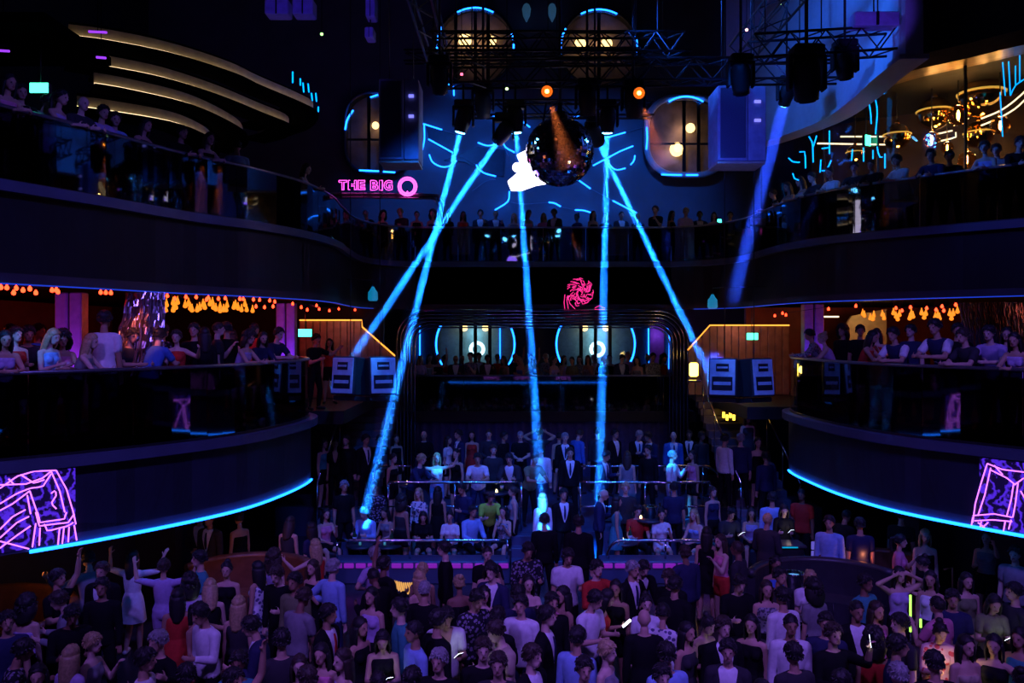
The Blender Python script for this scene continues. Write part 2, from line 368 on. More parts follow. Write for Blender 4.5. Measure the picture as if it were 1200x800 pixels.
# ---------------------------------------------------------------- centre: arch, rear balcony, curtain
t = thing('stage_arch', 'wide rounded arch of nested metal tubes around the central balcony', 'arch', (X(635, 23.6), 23.6, .7))
for k in range(6):
    ins = k*.105; d = 23.45+k*.05; x0, x1, zt, r = X(465, d)+ins, X(806, d)-ins, 5.63-ins*.9, .85-ins*.6
    path = [(x0, d, .7)]+[(x0, d, zt-r-1.5)]+arc(x0+r, zt-r, r, 180, 90, d, 10)+arc(x1-r, zt-r, r, 90, 0, d, 10)+[(x1, d, .7)]
    part(MB().tube(path, .022, 8), 'tube', M_CHROME, t)
    if k < 5: part(MB().tube([(p[0], p[1]+.06, p[2]) for p in path], .045, 6), 'backing', M_STEEL, t)
struct(MB().box((X(635, 26.3), 26.3, 2.5), (9.0, 4.2, .3)).obj('balcony_floor', M_BLACK))
cx0, cx1 = X(486, 24.25), X(790, 24.25)
balustrade('glass_balustrade', [(cx0+(cx1-cx0)*k/16, 24.3) for k in range(17)], 1, 2.54, 3.70, 'smoked glass balustrade inside the rounded arch')
struct(MB().box((XC-.05, 28.2, 4.2), (9.4, .15, 3.1)).obj('wall_back_balcony', mat('teal rear wall', (.05, .09, .12), .5)))
mbp = MB(); P = []; n = 150
for k in range(n+1):
    x = X(478, 24.2)+(X(795, 24.2)-X(478, 24.2))*k/n; y = 24.35+.05*math.sin(k*1.25)+.015*math.sin(k*.7)
    P += [(x, y, .7), (x, y, 2.5)]
mbp.add(P, [(2*i, 2*i+2, 2*i+3, 2*i+1) for i in range(n)], True)
cu = mbp.obj('pleated_curtain', mat('navy velvet', (.06, .06, .16), .85)); tag(cu, 'dark navy pleated curtain hanging under the arch balcony behind the suited men', 'curtain')

# ---------------------------------------------------------------- terraces
TX0, TX1 = X(388, 16.2), X(852, 16.2)
struct(MB().box(((TX0-.05)/2, 16.45, .225), (-TX0-.05, .5, .45), bev=.02).obj('wall_parapet', M_FASCIA))
struct(MB().box(((1.78+TX1)/2, 16.45, .225), (TX1-1.78, .5, .45), bev=.02).obj('wall_parapet', M_FASCIA))
struct(MB().box((.6, 19.0, .30), (7.6, 2.0, .60)).obj('floor_terrace', M_FASCIA))
struct(MB().box((.9, 22.3, .35), (13.5, 4.6, .70)).obj('floor_terrace', M_FASCIA))
for k in range(3):
    struct(MB().box((.86, 17.25+k*.27, .1+k*.1), (1.75, .30, .2+k*.2), bev=.01).obj('floor_step', M_FASCIA))
# purple light panels along the terrace fronts
for (a, b, lab) in [(TX0, -.05, 'row of square magenta light panels on the terrace front before the crouching guests'), (1.78, TX1, 'row of square magenta light panels on the terrace front below the looped rail')]:
    t = thing('light_panel_row', lab, 'light strip', (a, 16.18, .3)); n = int((b-a)/.235)
    for k in range(n):
        w = (b-a)/n; part(MB().box((a+w*(k+.5), 16.19, .37), (w*.82, .03, .095), bev=.008), 'light_panel', N_MAG, t)
def rail(pts, zf, label, post=1.4, r=.032, m=None, midbar=False):
    t = thing('terrace_rail', label, 'rail', (pts[0][0], pts[0][1], zf)); m = m or M_CHROME
    part(MB().tube(pts, r, 8), 'handrail', m, t)
    if midbar: part(MB().tube([(p[0], p[1], (p[2]+zf)/2) for p in pts], r*.6, 8), 'middle_bar', m, t)
    acc = post
    for a, b in zip(pts, pts[1:]):
        acc += math.dist(a, b)
        if acc >= post: part(MB().tube([(a[0], a[1], zf), a], r*.7, 8), 'post', m, t); acc = 0
    part(MB().tube([(pts[-1][0], pts[-1][1], zf), pts[-1]], r*.7, 8), 'post', m, t)
    return t
def line(a, b, n=14): return [tuple(Vector(a).lerp(Vector(b), k/n)) for k in range(n+1)]
d = 16.4; zz = Z(633, d)
rail(line((X(395, d), d, zz), (-.1, d, zz)), .45, 'low chrome rail along the terrace edge before the man in light blue')
x0 = X(712, d)
rail([(x0, d, .47)]+arc(x0+.3, zz-.3, .3, 180, 90, d, 6)+line((x0+.35, d, zz), (TX1-.1, d, zz)), .45, 'looped chrome rail on the terrace edge before the woman in white')
d = 18.1; zz = Z(565, d)
rail(line((X(455, d), d, zz), (X(611, d), d, zz)), .6, 'chrome rail between terraces beside the spotlit dancing woman', midbar=True)
rail(line((X(680, d), d, zz), (X(832, d), d, zz)), .6, 'chrome rail between terraces beside the spotlit man in a white shirt', midbar=True)
d = 20.1; zz = Z(546, d)
x0 = X(436, d)
rail([(x0, d, .9)]+arc(x0+.35, zz-.35, .35, 180, 90, d, 6)+line((x0+.4, d, zz), (X(482, d), d, zz), 4), .7, 'short looped rail at the rear terrace by the stairs with the waiting group', r=.028)
x1 = X(845, d)
rail(line((X(680, d), d, zz), (x1-.5, d, zz))+arc(x1-.45, zz-.45, .45, 90, 0, d, 6)+[(x1, d, .75)], .7, 'rear terrace rail before the line of suited men', r=.03)
# stairs beside the arch, each step its own piece
def stair(xc, w, d0, z0, n, label, sgn):
    t = thing('staircase', label, 'stairs', (xc, d0, z0))
    for k in range(n):
        part(MB().box((xc, d0+.30*k+.16, z0+.165*(k+.5)), (w, .34, .165), bev=.006), 'step', mat('stair tread', (.10, .10, .13), .35), t)
        part(MB().box((xc, d0+.30*k+.005, z0+.165*(k+1)-.012), (w*.96, .02, .02)), 'nosing', M_CHROME, t)
    for s in (-1, 1):
        part(MB().tube([(xc+s*w*.5, d0, z0+1.0), (xc+s*w*.5, d0+.3*n, z0+1.0+.165*n)], .025, 8), 'handrail', M_CHROME, t)
        for k in range(0, n+1, 4): part(MB().tube([(xc+s*w*.5, d0+.3*k, z0+.165*k), (xc+s*w*.5, d0+.3*k, z0+1.0+.165*k)], .015, 6), 'baluster', M_CHROME, t)
stair(X(424, 20.5), 1.25, 18.4, .60, 16, 'staircase climbing beside the arch behind the waiting group in black', -1)
stair(X(872, 20.5), 1.35, 18.4, .60, 16, 'lit staircase climbing beside the arch below the amber lantern', 1)
struct(MB().box((X(424, 20.5), 18.2, .3), (1.3, .4, .6)).obj('floor_landing', M_FASCIA))
struct(MB().box((X(872, 20.5), 18.2, .3), (1.4, .4, .6)).obj('floor_landing', M_FASCIA))
# ground level walls under the side balconies
struct(MB().wall(offset(L2L, 2.8), 0, 2.2, .2, 1).obj('wall_left_lower', M_WALL))
struct(MB().wall(offset(L2R, -2.8), 0, 2.2, .2, -1).obj('wall_right_lower', M_WALL))

# ---------------------------------------------------------------- rear wall: neon cracks and lit windows
def strokes(name, label, cat, segs, d, r, m, group=None):
    t = thing(name, label, cat, W(sum(p[0] for p in segs[0])/len(segs[0]), segs[0][0][1], d), 0, group)
    for s in segs:
        pts = [W(px, py, d) for px, py in s]
        if len(pts) > 2: pts = smooth(pts, .12)
        part(MB().tube(pts, r, 6), 'neon_tube', m, t)
    return t
DW = 28.85
crack = [
 ('cyan neon outline of a slanted frame beside the hanging speaker', [[(496, 145), (518, 152)], [(497, 145), (497, 166), (491, 188)], [(502, 163), (531, 179)], [(503, 181), (507, 190), (518, 195.5), (528, 194), (535, 188)]]),
 ('wavy cyan neon line above the glowing white lantern', [[(560, 167), (570, 170.5), (580, 170)], [(588, 161), (592, 172), (603, 178.5)], [(558, 193), (566, 202), (581, 206.5)]]),
 ('short cyan neon curve below the glowing white lantern', [[(597, 224), (595, 236), (580, 246)]]),
 ('cyan neon sparks at the top of the wall behind the truss', [[(565, 126), (571, 133), (580, 136)], [(613, 143), (621, 149)], [(671, 139), (680, 134)], [(525, 99), (531, 100), (532, 112)]]),
 ('broken cyan neon line at the foot of the wall under the mirror ball', [[(678, 211), (692, 221)], [(643, 237), (650, 238), (657, 242)], [(674, 246), (684, 246.5), (698, 251)], [(718, 235), (747, 250)]]),
 ('cyan neon outline of a slanted frame beside the capsule window', [[(698, 165), (733, 155)], [(695, 194), (727, 177)], [(713, 193), (722, 199), (733, 197)], [(744, 182), (743, 188), (739, 193)], [(727, 177), (742, 171)]])]
for lab, segs in crack: strokes('neon_outline', lab, 'neon light', segs, DW, .026, N_BLUE)
M_CRACK = mat('unlit glass tube', (.25, .28, .35), .3)
t = thing('unlit_neon_line', 'unlit pale glass tubing running between the neon pieces on the rear wall', 'neon tubing', W(530, 156, DW))
for s in [[(518, 152), (536, 158)], [(580, 170), (590, 172), (596, 183)], [(581, 210), (570, 212), (553, 224)], [(733, 155), (758, 148)], [(692, 221), (718, 235)], [(657, 242), (674, 246)], [(540, 184), (558, 193)], [(596, 236), (612, 239), (643, 237)]]:
    part(MB().tube(smooth([W(a, b, DW) for a, b in s], .2), .012, 5), 'tube', M_CRACK, t)
# two darker slanted plates on the wall behind the frames
M_PLATE = mat('navy plate', (.02, .02, .05), .4)
for poly, lab in [([(499, 147), (538, 158), (531, 181), (503, 164)], 'dark slanted wall plate inside the neon frame beside the hanging speaker'), ([(520, 188), (560, 172), (592, 176), (590, 207), (566, 203), (545, 190)], 'dark angular wall plate beside the glowing white lantern')]:
    tag(MB().prism([(X(a, 28.95), Z(b, 28.95)) for a, b in poly], 28.9, 29.0).obj('wall_plate', M_PLATE), lab, 'wall plate')

def rrect(x0, x1, z0, z1, r, n=8):
    r = min(r, (x1-x0)/2-.001, (z1-z0)/2-.001); out = []
    for cx, cz, a in ((x1-r, z1-r, 0), (x0+r, z1-r, 90), (x0+r, z0+r, 180), (x1-r, z0+r, 270)):
        out += [(cx+r*math.cos(math.radians(a+90*k/n)), cz+r*math.sin(math.radians(a+90*k/n))) for k in range(n+1)]
    return out
M_ROOM = mat('warm room wall', (.30, .21, .20), .6, noise=.6, scale=1.1)
def pod_window(px0, px1, py0, py1, rpx, d, label, neon_arcs, bars, lamps, mull, rim=None, rimw=.06, warm=6, depth=None, room=None):
    depth = depth or ((29.01 if d > 28 else 28.14)-d)
    x0, x1, z0, z1, r = X(px0, d), X(px1, d), Z(py1, d), Z(py0, d), rpx/F*d
    t = thing('lit_window', label, 'window', ((x0+x1)/2, d+depth, z0), 0)
    out = rrect(x0, x1, z0, z1, r)
    part(MB().prism(out, d+depth-.06, d+depth), 'room_wall', room or M_ROOM, t)
    part(MB().tube([(p[0], d, p[1]) for p in out], rimw, 8, closed=True), 'frame', rim or M_STEEL, t)
    mb = MB(); n = len(out); mb.add([(p[0], d, p[1]) for p in out]+[(p[0], d+depth, p[1]) for p in out], [(i, (i+1) % n, n+(i+1) % n, n+i) for i in range(n)], True)
    part(mb, 'reveal', M_STEEL, t)
    part(MB().prism(rrect(x0+.02, x1-.02, z0+.02, z1-.02, r), d+.03, d+.035), 'pane', M_WIN, t)
    for px in mull: part(MB().box((X(px, d), d+.06, (z0+z1)/2), (.12, .05, (z1-z0)*.93)), 'mullion', M_STEEL, t)
    for py in bars: part(MB().box(((x0+x1)/2, d+.07, Z(py, d)), ((x1-x0)*.94, .04, .07)), 'bar', M_STEEL, t)
    for px, py, rr in lamps:
        c = W(px, py, d+.22); g = part(MB().lathe([(rr*math.sin(a*math.pi/8), -rr*math.cos(a*math.pi/8)) for a in range(9)], 10, c), 'globe_lamp', mat('warm globe', (.1, .1, .1), emit=(1, .62, .22), strength=warm), t)
    for s in neon_arcs:
        pts = [W(a, b, d-rimw) for a, b in s]; part(MB().tube(smooth(pts, .1) if len(pts) > 2 else pts, .03, 6), 'neon_arc', N_BLUE, t)
    return t
def ringpts(cx, cy, r, a0, a1, n=5): return [(cx+r*math.cos(math.radians(a0+(a1-a0)*k/n)), cy-r*math.sin(math.radians(a0+(a1-a0)*k/n))) for k in range(n+1)]
pod_window(511, 603, 8, 100, 46, 28.5, 'round rear window with two yellow lamps and lattice behind, cyan arc on top', [ringpts(557, 54, 45, 62, 118), ringpts(557, 54, 45, 150, 172), ringpts(557, 54, 45, 178, 192), ringpts(557, 54, 45, 8, 20), ringpts(557, 54, 45, -8, 3)], [38, 53, 62], [(545, 47, .24), (576, 48, .17)], [534, 557, 572], warm=3.5)
pod_window(656, 748, 10, 102, 46, 28.5, 'round rear window with twin yellow globe lamps, cyan arc on top', [ringpts(702, 56, 45, 62, 118), ringpts(702, 56, 45, 150, 168), ringpts(702, 56, 45, 172, 184), ringpts(702, 56, 45, 188, 198), ringpts(702, 56, 45, 2, 18), ringpts(702, 56, 45, -14, -2)], [38, 55, 66], [(680, 51, .2), (711, 51, .2)], [702], warm=3.5)
pod_window(404, 482, 108, 203, 30, 28.4, 'capsule rear window half hidden by the hanging speaker near the pink sign', [[(404.5, 152), (407, 140), (414, 129)], [(434, 114), (443, 111)], [(421, 199.5), (444, 200.5)], [(449, 201), (463, 202)]], [163], [(440, 147, .13)], [432, 446], warm=5, rim=M_FASCIA)
pod_window(758, 852, 114, 205, 34, 28.4, 'capsule rear window with pale rim and dark figure beside the slanted neon frame', [ringpts(804, 149, 36, 56, 124), [(758, 149), (758.5, 162), (757.5, 175)], [(775, 204.5), (799, 205)], [(804, 205), (818, 205)]], [168], [(809, 150, .17), (793, 175, .25)], [802, 819], warm=5, rim=M_PALE, rimw=.11)
for px, py, e in [(557, 50, 4), (702, 50, 3), (440, 150, 3), (800, 150, 4)]:
    lamp('window_lamp', 'POINT', W(px, py, 28.68), (1, .6, .3), e, size=.15)
# small pale fixtures high on the rear wall
for px in (617, 647):
    tag(MB().lathe([(.02, -.35), (.12, -.15), (.16, .1), (.1, .25), (.03, .3)], 10, W(px, 14, 28.6)).obj('wall_sconce', mat('pale sconce', (.3, .35, .4), emit=(.05, .18, .35), strength=.25)), 'small pale blue sconce high on the rear wall between the round windows', 'sconce', 'rear wall sconces')

# ---------------------------------------------------------------- rear middle balcony back wall windows (inside the arch)
for cx, lab in ((557, 'round teal window with a bright ring logo behind the arch balcony, near the hanging blue speakers with slats behind'), (698, 'round teal window with a bright ring logo behind the arch balcony, beside the violet panel')):
    d = 27.6; t = pod_window(cx-47, cx+47, 356, 450, 47, d, ' '.join(lab.split()[:16]), [ringpts(cx, 403, 46, 148, 212), ringpts(cx, 403, 46, -32, 25)], [], [(cx-13, 384, .12), (cx+12, 384, .12)], [cx-17, cx, cx+17], warm=3, room=mat('teal room wall', (.22, .33, .36), .6))
    c = W(cx+2, 409, d+.2); part(MB().tube([c+Vector((.22*math.cos(a*.45), 0, .22*math.sin(a*.45))) for a in range(14)], .06, 8, closed=True), 'ring_logo', mat('ring logo light', (.1, .1, .1), emit=(.5, .9, 1), strength=3.5), t)
    lamp('window_lamp', 'POINT', W(cx, 390, d+.25), (.35, .8, 1), 10, size=.2)
strokes('neon_bar', 'upright cyan neon bars at the end of the arch balcony by the round window', 'neon light', [[(492, 382), (492, 424)], [(481, 425), (481, 395), (486, 384)], [(586, 383), (586, 420)]], 28.07, .022, N_BLUE)
strokes('neon_bar', 'upright cyan neon bars beside the violet panel inside the arch', 'neon light', [[(760, 383), (760, 432)], [(784, 432), (784, 390), (778, 384)]], 28.07, .022, N_BLUE)
tag(MB().box(W(770, 404, 27.5), (.48, .05, 1.7), bev=.01).obj('wall_panel', mat('violet panel', (.25, .18, .4), .5)), 'tall violet panel beside the cyan bar inside the arch', 'panel')
lamp('panel_lamp', 'POINT', W(772, 392, 27.1), (.35, .1, 1), 6, size=.05)

# ---------------------------------------------------------------- pink sign on its rounded frame
DS = 22.6
t = thing('neon_sign', 'pink neon sign reading THE BIG Q over the rounded frame', 'sign', W(442, 232, DS))
def textpart(s, px0, px1, py_base, hpx):
    cu = bpy.data.curves.new('letters', 'FONT'); cu.body = s; cu.size = 1; cu.fill_mode = 'NONE'; cu.bevel_depth = .02; cu.offset = .03
    o = bpy.data.objects.new('letters', cu); COL.objects.link(o); bpy.context.view_layer.update()
    me = bpy.data.meshes.new_from_object(o.evaluated_get(bpy.context.evaluated_depsgraph_get())); bpy.data.objects.remove(o)
    xs = [v.co.x for v in me.vertices]; zs = [v.co.y for v in me.vertices]
    a, b, lo, hi = min(xs), max(xs), min(zs), max(zs); A, B, lz, hz = X(px0, DS), X(px1, DS), Z(py_base, DS), Z(py_base-hpx, DS)
    for v in me.vertices:
        x, y, z = v.co; v.co = (A+(x-a)/(b-a)*(B-A), DS+z*.5, lz+(y-lo)/(hi-lo)*(hz-lz))
    me.materials.clear(); me.materials.append(N_PINK); ob = link('letters', me, t); ob.matrix_parent_inverse = Matrix.Translation(-t.location); return ob
def letters(s, px0, px1, base, h, gap):
    wd_ = {'I': .45, 'H': 1.0, 'T': .95, 'E': .85, 'B': .95, 'G': 1.05}; tot = sum(wd_[c] for c in s)+gap*(len(s)-1); u = (px1-px0)/tot; x = px0
    for ch in s: o = textpart(ch, x, x+wd_[ch]*u, base, h); o.name = 'letter'; x += (wd_[ch]+gap)*u
letters('THE', 397, 428, 222.5, 11.5, .12); letters('BIG', 434, 460, 223, 12, .12)
for rr in (10.6, 8.2):
    part(MB().tube([W(477.5+rr*math.cos(k*math.pi/12), 218.5+rr*math.sin(k*math.pi/12), DS) for k in range(24)], .022, 6, closed=True), 'letter', N_PINK, t)
part(MB().tube([W(475, 228, DS), W(477.5, 224, DS), W(480, 228, DS), W(477.5, 231, DS), W(475, 228, DS)], .02, 6), 'letter', N_PINK, t)
for px in (400, 426, 447, 477): part(MB().tube([W(px, 221, DS+.03), W(px, 232, DS+.08)], .012, 5), 'support', M_STEEL, t)
t = thing('rounded_frame', 'rounded metal frame below the pink sign, guests behind it', 'frame', W(440, 262, DS+.1))
for k in range(3):
    o = k*2.2; pts = [(355+o, 245), (365+o, 232+o), (380, 227+o), (505-o, 228+o), (514-o, 231+o), (520-o, 237+o), (522-o, 248+o), (524-o, 262)]
    part(MB().tube(smooth([W(a, b, DS+.1) for a, b in pts], .1), .03, 7), 'tube', M_RAIL if k % 2 == 0 else M_STEEL, t)

# ---------------------------------------------------------------- LED drawings on the fascias
def hit(curve, px, zlim=30):
    best = None
    for a, b in zip(curve, curve[1:]):
        fa, fb = 600+F*a[0]/a[1]-px, 600+F*b[0]/b[1]-px
        if fa*fb <= 0 and fa != fb:
            k = fa/(fa-fb); d = a[1]+(b[1]-a[1])*k
            if d < zlim and (best is None or d < best): best = d
    return best
def screen(name, label, curve, segs, px0, px1, zt, zb, m, side, r=.0095, glow=True):
    cf = offset(curve, -.015*side); d0 = hit(cf, (px0+px1)/2)
    t = thing(name, label, 'LED screen', (X((px0+px1)/2, d0), d0, zb))
    sub_ = [p for p in cf if px0-40 < 600+F*p[0]/p[1] < px1+40]
    cut = [p for p in cf if px0 <= 600+F*p[0]/p[1] <= px1]
    if glow: part(MB().wall(offset(cut, -.001*side), zb, zt, .012, side), 'display', m[1], t)
    cs = offset(curve, -.03*side)
    for s in segs:
        pts = []
        for (a, b), (c_, d_) in zip(s, s[1:]):
            for k in range(4):
                px, py = a+(c_-a)*k/4, b+(d_-b)*k/4; d = hit(cs, px)
                if d: pts.append(W(px, py, d))
        d = hit(cs, s[-1][0])
        if d: pts.append(W(s[-1][0], s[-1][1], d))
        if len(pts) > 1: part(MB().tube(smooth(pts, .05), r, 5), 'light_stroke', m[0], t)
    return t
def screenmat(name, c1, c2, strength, scale):
    m = bpy.data.materials.new(name); m.use_nodes = True; nt = m.node_tree; b = nt.nodes['Principled BSDF']
    tc = nt.nodes.new('ShaderNodeTexCoord'); no = nt.nodes.new('ShaderNodeTexWave'); no.inputs['Scale'].default_value = scale
    no.inputs['Distortion'].default_value = 14; no.inputs['Detail'].default_value = 4; no.inputs['Detail Scale'].default_value = 1.6
    rp = nt.nodes.new('ShaderNodeValToRGB'); rp.color_ramp.elements[0].color = (*c1, 1); rp.color_ramp.elements[1].color = (*c2, 1)
    rp.color_ramp.elements[0].position = .45; rp.color_ramp.elements[1].position = .95
    nt.links.new(tc.outputs['Object'], no.inputs['Vector']); nt.links.new(no.outputs['Fac'], rp.inputs['Fac'])
    nt.links.new(rp.outputs['Color'], b.inputs['Emission Color']); b.inputs['Emission Strength'].default_value = strength
    b.inputs['Base Color'].default_value = (.01, .01, .02, 1); return m
M_SCR = screenmat('violet line drawing display', (.003, .001, .03), (.08, .02, .75), 1.0, 2.6)
M_SCRP = screenmat('pink portrait display', (.02, .0, .008), (1, .03, .3), 1.6, 6)
left = [[(66, 551), (78, 573), (86, 600), (89, 614)], [(60, 552), (70, 575), (76, 600)], [(0, 572), (20, 558), (40, 552), (66, 551)], [(0, 568), (30, 567), (50, 560), (60, 552)],
 [(0, 590), (20, 578), (35, 572), (50, 570), (60, 555)], [(0, 598), (15, 590), (35, 575)], [(35, 575), (40, 590), (46, 607)], [(32, 580), (36, 602)], [(44, 600), (47, 612), (75, 608), (78, 600)],
 [(42, 600), (46, 616), (80, 612), (87, 602)], [(52, 614), (56, 622), (80, 616), (86, 612)], [(70, 618), (68, 638)], [(75, 618), (73, 637)], [(81, 617), (80, 635)], [(87, 615), (90, 633)], [(42, 613), (38, 641)], [(47, 618), (46, 639)],
 [(60, 578), (65, 574), (66, 580), (60, 590), (66, 596)], [(0, 642), (20, 627), (36, 616)], [(0, 630), (20, 612), (34, 605)], [(0, 620), (15, 605), (30, 597)], [(0, 634), (34, 643)], [(10, 561), (16, 567)], [(24, 556), (40, 566), (52, 562)]]
screen('line_drawing_screen', 'glowing purple line drawing of a horse with saddle cloth on the curved fascia', L2L, left, -30, 91, 3.1, 2.06, (N_PURPLE, M_SCR), 1)
right = [[(1157, 543), (1150, 565), (1143, 590), (1140, 612)], [(1161, 548), (1154, 580), (1146, 604)], [(1157, 543), (1175, 550), (1200, 553), (1225, 560)], [(1160, 550), (1180, 560), (1190, 568)],
 [(1188, 566), (1185, 585), (1180, 604)], [(1193, 566), (1190, 590), (1187, 606)], [(1225, 556), (1200, 560), (1190, 567)], [(1140, 604), (1165, 602), (1186, 606)], [(1142, 610), (1164, 609), (1186, 611)],
 [(1140, 606), (1138, 618)], [(1150, 611), (1148, 620)], [(1146, 612), (1155, 619)], [(1158, 612), (1150, 619)], [(1178, 611), (1176, 622)], [(1185, 609), (1182, 620)], [(1165, 545), (1175, 556)], [(1196, 575), (1210, 600), (1220, 625)]]
screen('line_drawing_screen', 'glowing violet line drawing like a chair on the curved fascia', L2R, right, 1137, 1235, 3.1, 2.06, (N_PURPLE, M_SCR), -1)
rs = random.Random(3); segs = []
for k in range(90):
    a, q = rs.random()*6.28, math.sqrt(rs.random()); x, y = 679+17*q*math.cos(a), 342+17*q*math.sin(a); b = a+1.6+rs.uniform(-.5, .5); L = rs.uniform(3, 8)
    segs.append([(x, y), (x+L*.5*math.cos(b), y+L*.5*math.sin(b)*.7+1), (x+L*math.cos(b+.8), min(362, y+L*math.sin(b+.8)*.7))])
segs += [[(662, 345), (661, 355), (662, 362)], [(665, 346), (668, 356), (674, 362)], [(664, 350), (666, 362)], [(697, 361), (702, 358), (709, 361)], [(697, 362.5), (709, 362.5)]]
screen('portrait_screen', 'pink scribbled light drawing on the fascia above the arch', L3C, segs, 662, 698, Z(324, 24.1), 5.72, (N_PINKP, M_SCRP), 1, r=.006, glow=False)
# screens on the balcony behind the camera (only their mirror images show)
t = thing('line_drawing_screen', 'purple line drawing screen on the balcony opposite the arch, mirrored in the glass', 'LED screen', (-1.0, 1.3, 2.2))
for x0 in (-1.6, .2, 2.6):
    for k in range(7): part(MB().tube([(x0+k*.13, 1.32, 2.2+.05*(k % 3)), (x0+k*.12+.1*math.sin(k), 1.32, 2.7), (x0+k*.16, 1.32, 3.15)], .014, 5), 'light_stroke', N_PURPLE, t)

# ---------------------------------------------------------------- mirror ball and glowing lantern
DB = 16.0; c = W(656, 178, DB); R = 40/F*DB
t = thing('mirror_ball', 'large mirror ball hanging before the neon rear wall', 'mirror ball', c-Vector((0, 0, R)))
mb = MB(); rows = 34
for i in range(rows):
    a0, a1 = math.pi*i/rows+.004, math.pi*(i+1)/rows-.004; n = max(6, int(2*rows*math.sin((a0+a1)/2)))
    for k in range(n):
        b0, b1 = 2*math.pi*k/n+.004, 2*math.pi*(k+1)/n-.004; tl = [random.uniform(-.006, .006) for _ in range(4)]
        mb.add([c+R*(1+e_)*Vector((math.sin(a)*math.cos(b), math.sin(a)*math.sin(b), math.cos(a))) for (a, b), e_ in zip(((a0, b0), (a1, b0), (a1, b1), (a0, b1)), (tl[0]+tl[1], -tl[0]+tl[1], -tl[0]-tl[1], tl[0]-tl[1]))], [(0, 1, 2, 3)])
o = part(mb, 'mirror_tiles', mat('mirror tile', (.75, .75, .8), .06, 1.0, noise=.02), t); o['kind'] = 'stuff'
part(MB().lathe([(R*.97*math.sin(a*math.pi/16), -R*.97*math.cos(a*math.pi/16)) for a in range(17)], 24, c), 'core', M_BLACK, t)
part(MB().lathe([(.16, R-.03), (.16, R+.1), (.05, R+.14), (.03, R+.3)], 12, c), 'mount', M_STEEL, t)
part(MB().tube([c+Vector((0, 0, R+.2)), Vector((c.x, c.y, 17.45))], .03, 6), 'hanging_rod', M_STEEL, t)
d = 16.6
t = thing('glowing_lantern', 'blazing white curved lantern half hidden behind the mirror ball', 'lantern', W(612, 222, d))
part(MB().prism([(X(a, d), Z(b, d)) for a, b in [(606, 181), (624, 172), (640, 172), (640, 214), (628, 216), (611, 222), (599, 222), (595, 212), (602, 206), (609, 200), (611, 192)]], d, d+.18), 'shade', N_WHITE, t)
part(MB().prism([(X(618+(a-618)*1.04, d+.19), Z(200+(b-200)*1.04, d+.19)) for a, b in [(606, 181), (624, 172), (640, 172), (640, 214), (628, 216), (611, 222), (599, 222), (595, 212), (602, 206), (609, 200), (611, 192)]], d+.185, d+.21), 'glow_block', M_VOID, t)  # unseen plate added to block the glow and its reflection behind
part(MB().lathe([(.1*math.sin(a*math.pi/6), -.1*math.cos(a*math.pi/6)) for a in range(7)], 10, W(606, 196, d-.05)), 'bulb', N_WHITE, t)
part(MB().tube([W(632, 172, d+.1), W(640, 120, d+.1)], .02, 6), 'hanging_rod', M_STEEL, t)
lamp('lantern_light', 'POINT', W(600, 230, d-.05), (.25, .12, 1), 14, size=.2)

# ---------------------------------------------------------------- rig: trusses, moving heads, floods
def truss(a, b, s, label, n):
    a, b = Vector(a), Vector(b); t = thing('lighting_truss', label, 'truss', a); ax = (b-a).normalized()
    u = Vector((0, 0, 1)); w = ax.cross(u).normalized(); cs = [(u*i+w*j)*s/2 for i in (-1, 1) for j in (-1, 1)]
    for q in cs: part(MB().tube([a+q, b+q], .025, 6), 'chord', M_STEEL, t)
    L = (b-a).length/n
    for k in range(n):
        p0, p1 = a+ax*L*k, a+ax*L*(k+1)
        for q0, q1 in ((0, 1), (2, 3), (0, 2), (1, 3)):
            A, B = (q0, q1) if k % 2 else (q1, q0); part(MB().tube([p0+cs[A], p1+cs[B]], .014, 4), 'brace', M_STEEL, t)
    for k in (.1, .5, .9):
        p = a.lerp(b, k); part(MB().tube([p+u*s/2, Vector((p.x, p.y, 17.45))], .012, 5), 'hanging_cable', M_STEEL, t)
    return t
truss(W(505, 52, 15.2), W(800, 52, 15.2), .36, 'upper lighting truss crossing before the round windows', 18)
truss(W(505, 88, 15.4), W(985, 82, 15.4), .40, 'lower lighting truss carrying the orange lamps', 22)
truss(W(545, 128, 17.0), W(765, 128, 17.0), .30, 'short rear truss behind the mirror ball rod', 12)
truss(W(880, 58, 14.2), W(1045, 48, 14.2), .40, 'lighting truss in front of the pale curved fascia', 8)
truss((X(500, 15), 8.0, 10.9), (X(500, 15), 17.2, 10.9), .4, 'lengthwise truss over the dance floor beside the hanging speaker and cream rings', 14)
truss((X(905, 15), 8.0, 10.9), (X(905, 15), 17.2, 10.9), .4, 'lengthwise truss over the dance floor beside the hanging speaker and pale fascia', 14)
truss((-6, 2.3, 11.0), (7.6, 2.3, 11.0), .4, 'flood light truss over the balcony facing the arch', 18)
truss((-3, 22.6, 12.7), (5, 22.6, 12.7), .3, 'wash truss before the rear wall', 12)
def mover_proto():
    P = {}
    P['base'] = MB().box((0, 0, .30), (.34, .26, .12), bev=.02).mesh('base')
    yk = MB()
    for s in (-1, 1): yk.box((s*.19, 0, .06), (.045, .14, .40), bev=.015)
    yk.box((0, 0, .225), (.40, .16, .05), bev=.01); P['yoke'] = yk.mesh('yoke')
    P['head'] = MB().lathe([(.06, .24), (.12, .22), (.15, .12), (.15, -.06), (.13, -.16), (.125, -.24), (.10, -.245)], 16).mesh('head')
    P['lens'] = MB().lathe([(.095, -.245), (.09, -.262), (.04, -.27)], 14).mesh('lens')
    return P
PM = mover_proto()
M_LOFF = mat('dark lens', (.02, .03, .06), .05)
for k in ('base', 'yoke', 'head'): PM[k].materials.append(M_BLACK)
PM['lens'].materials.append(M_LOFF)
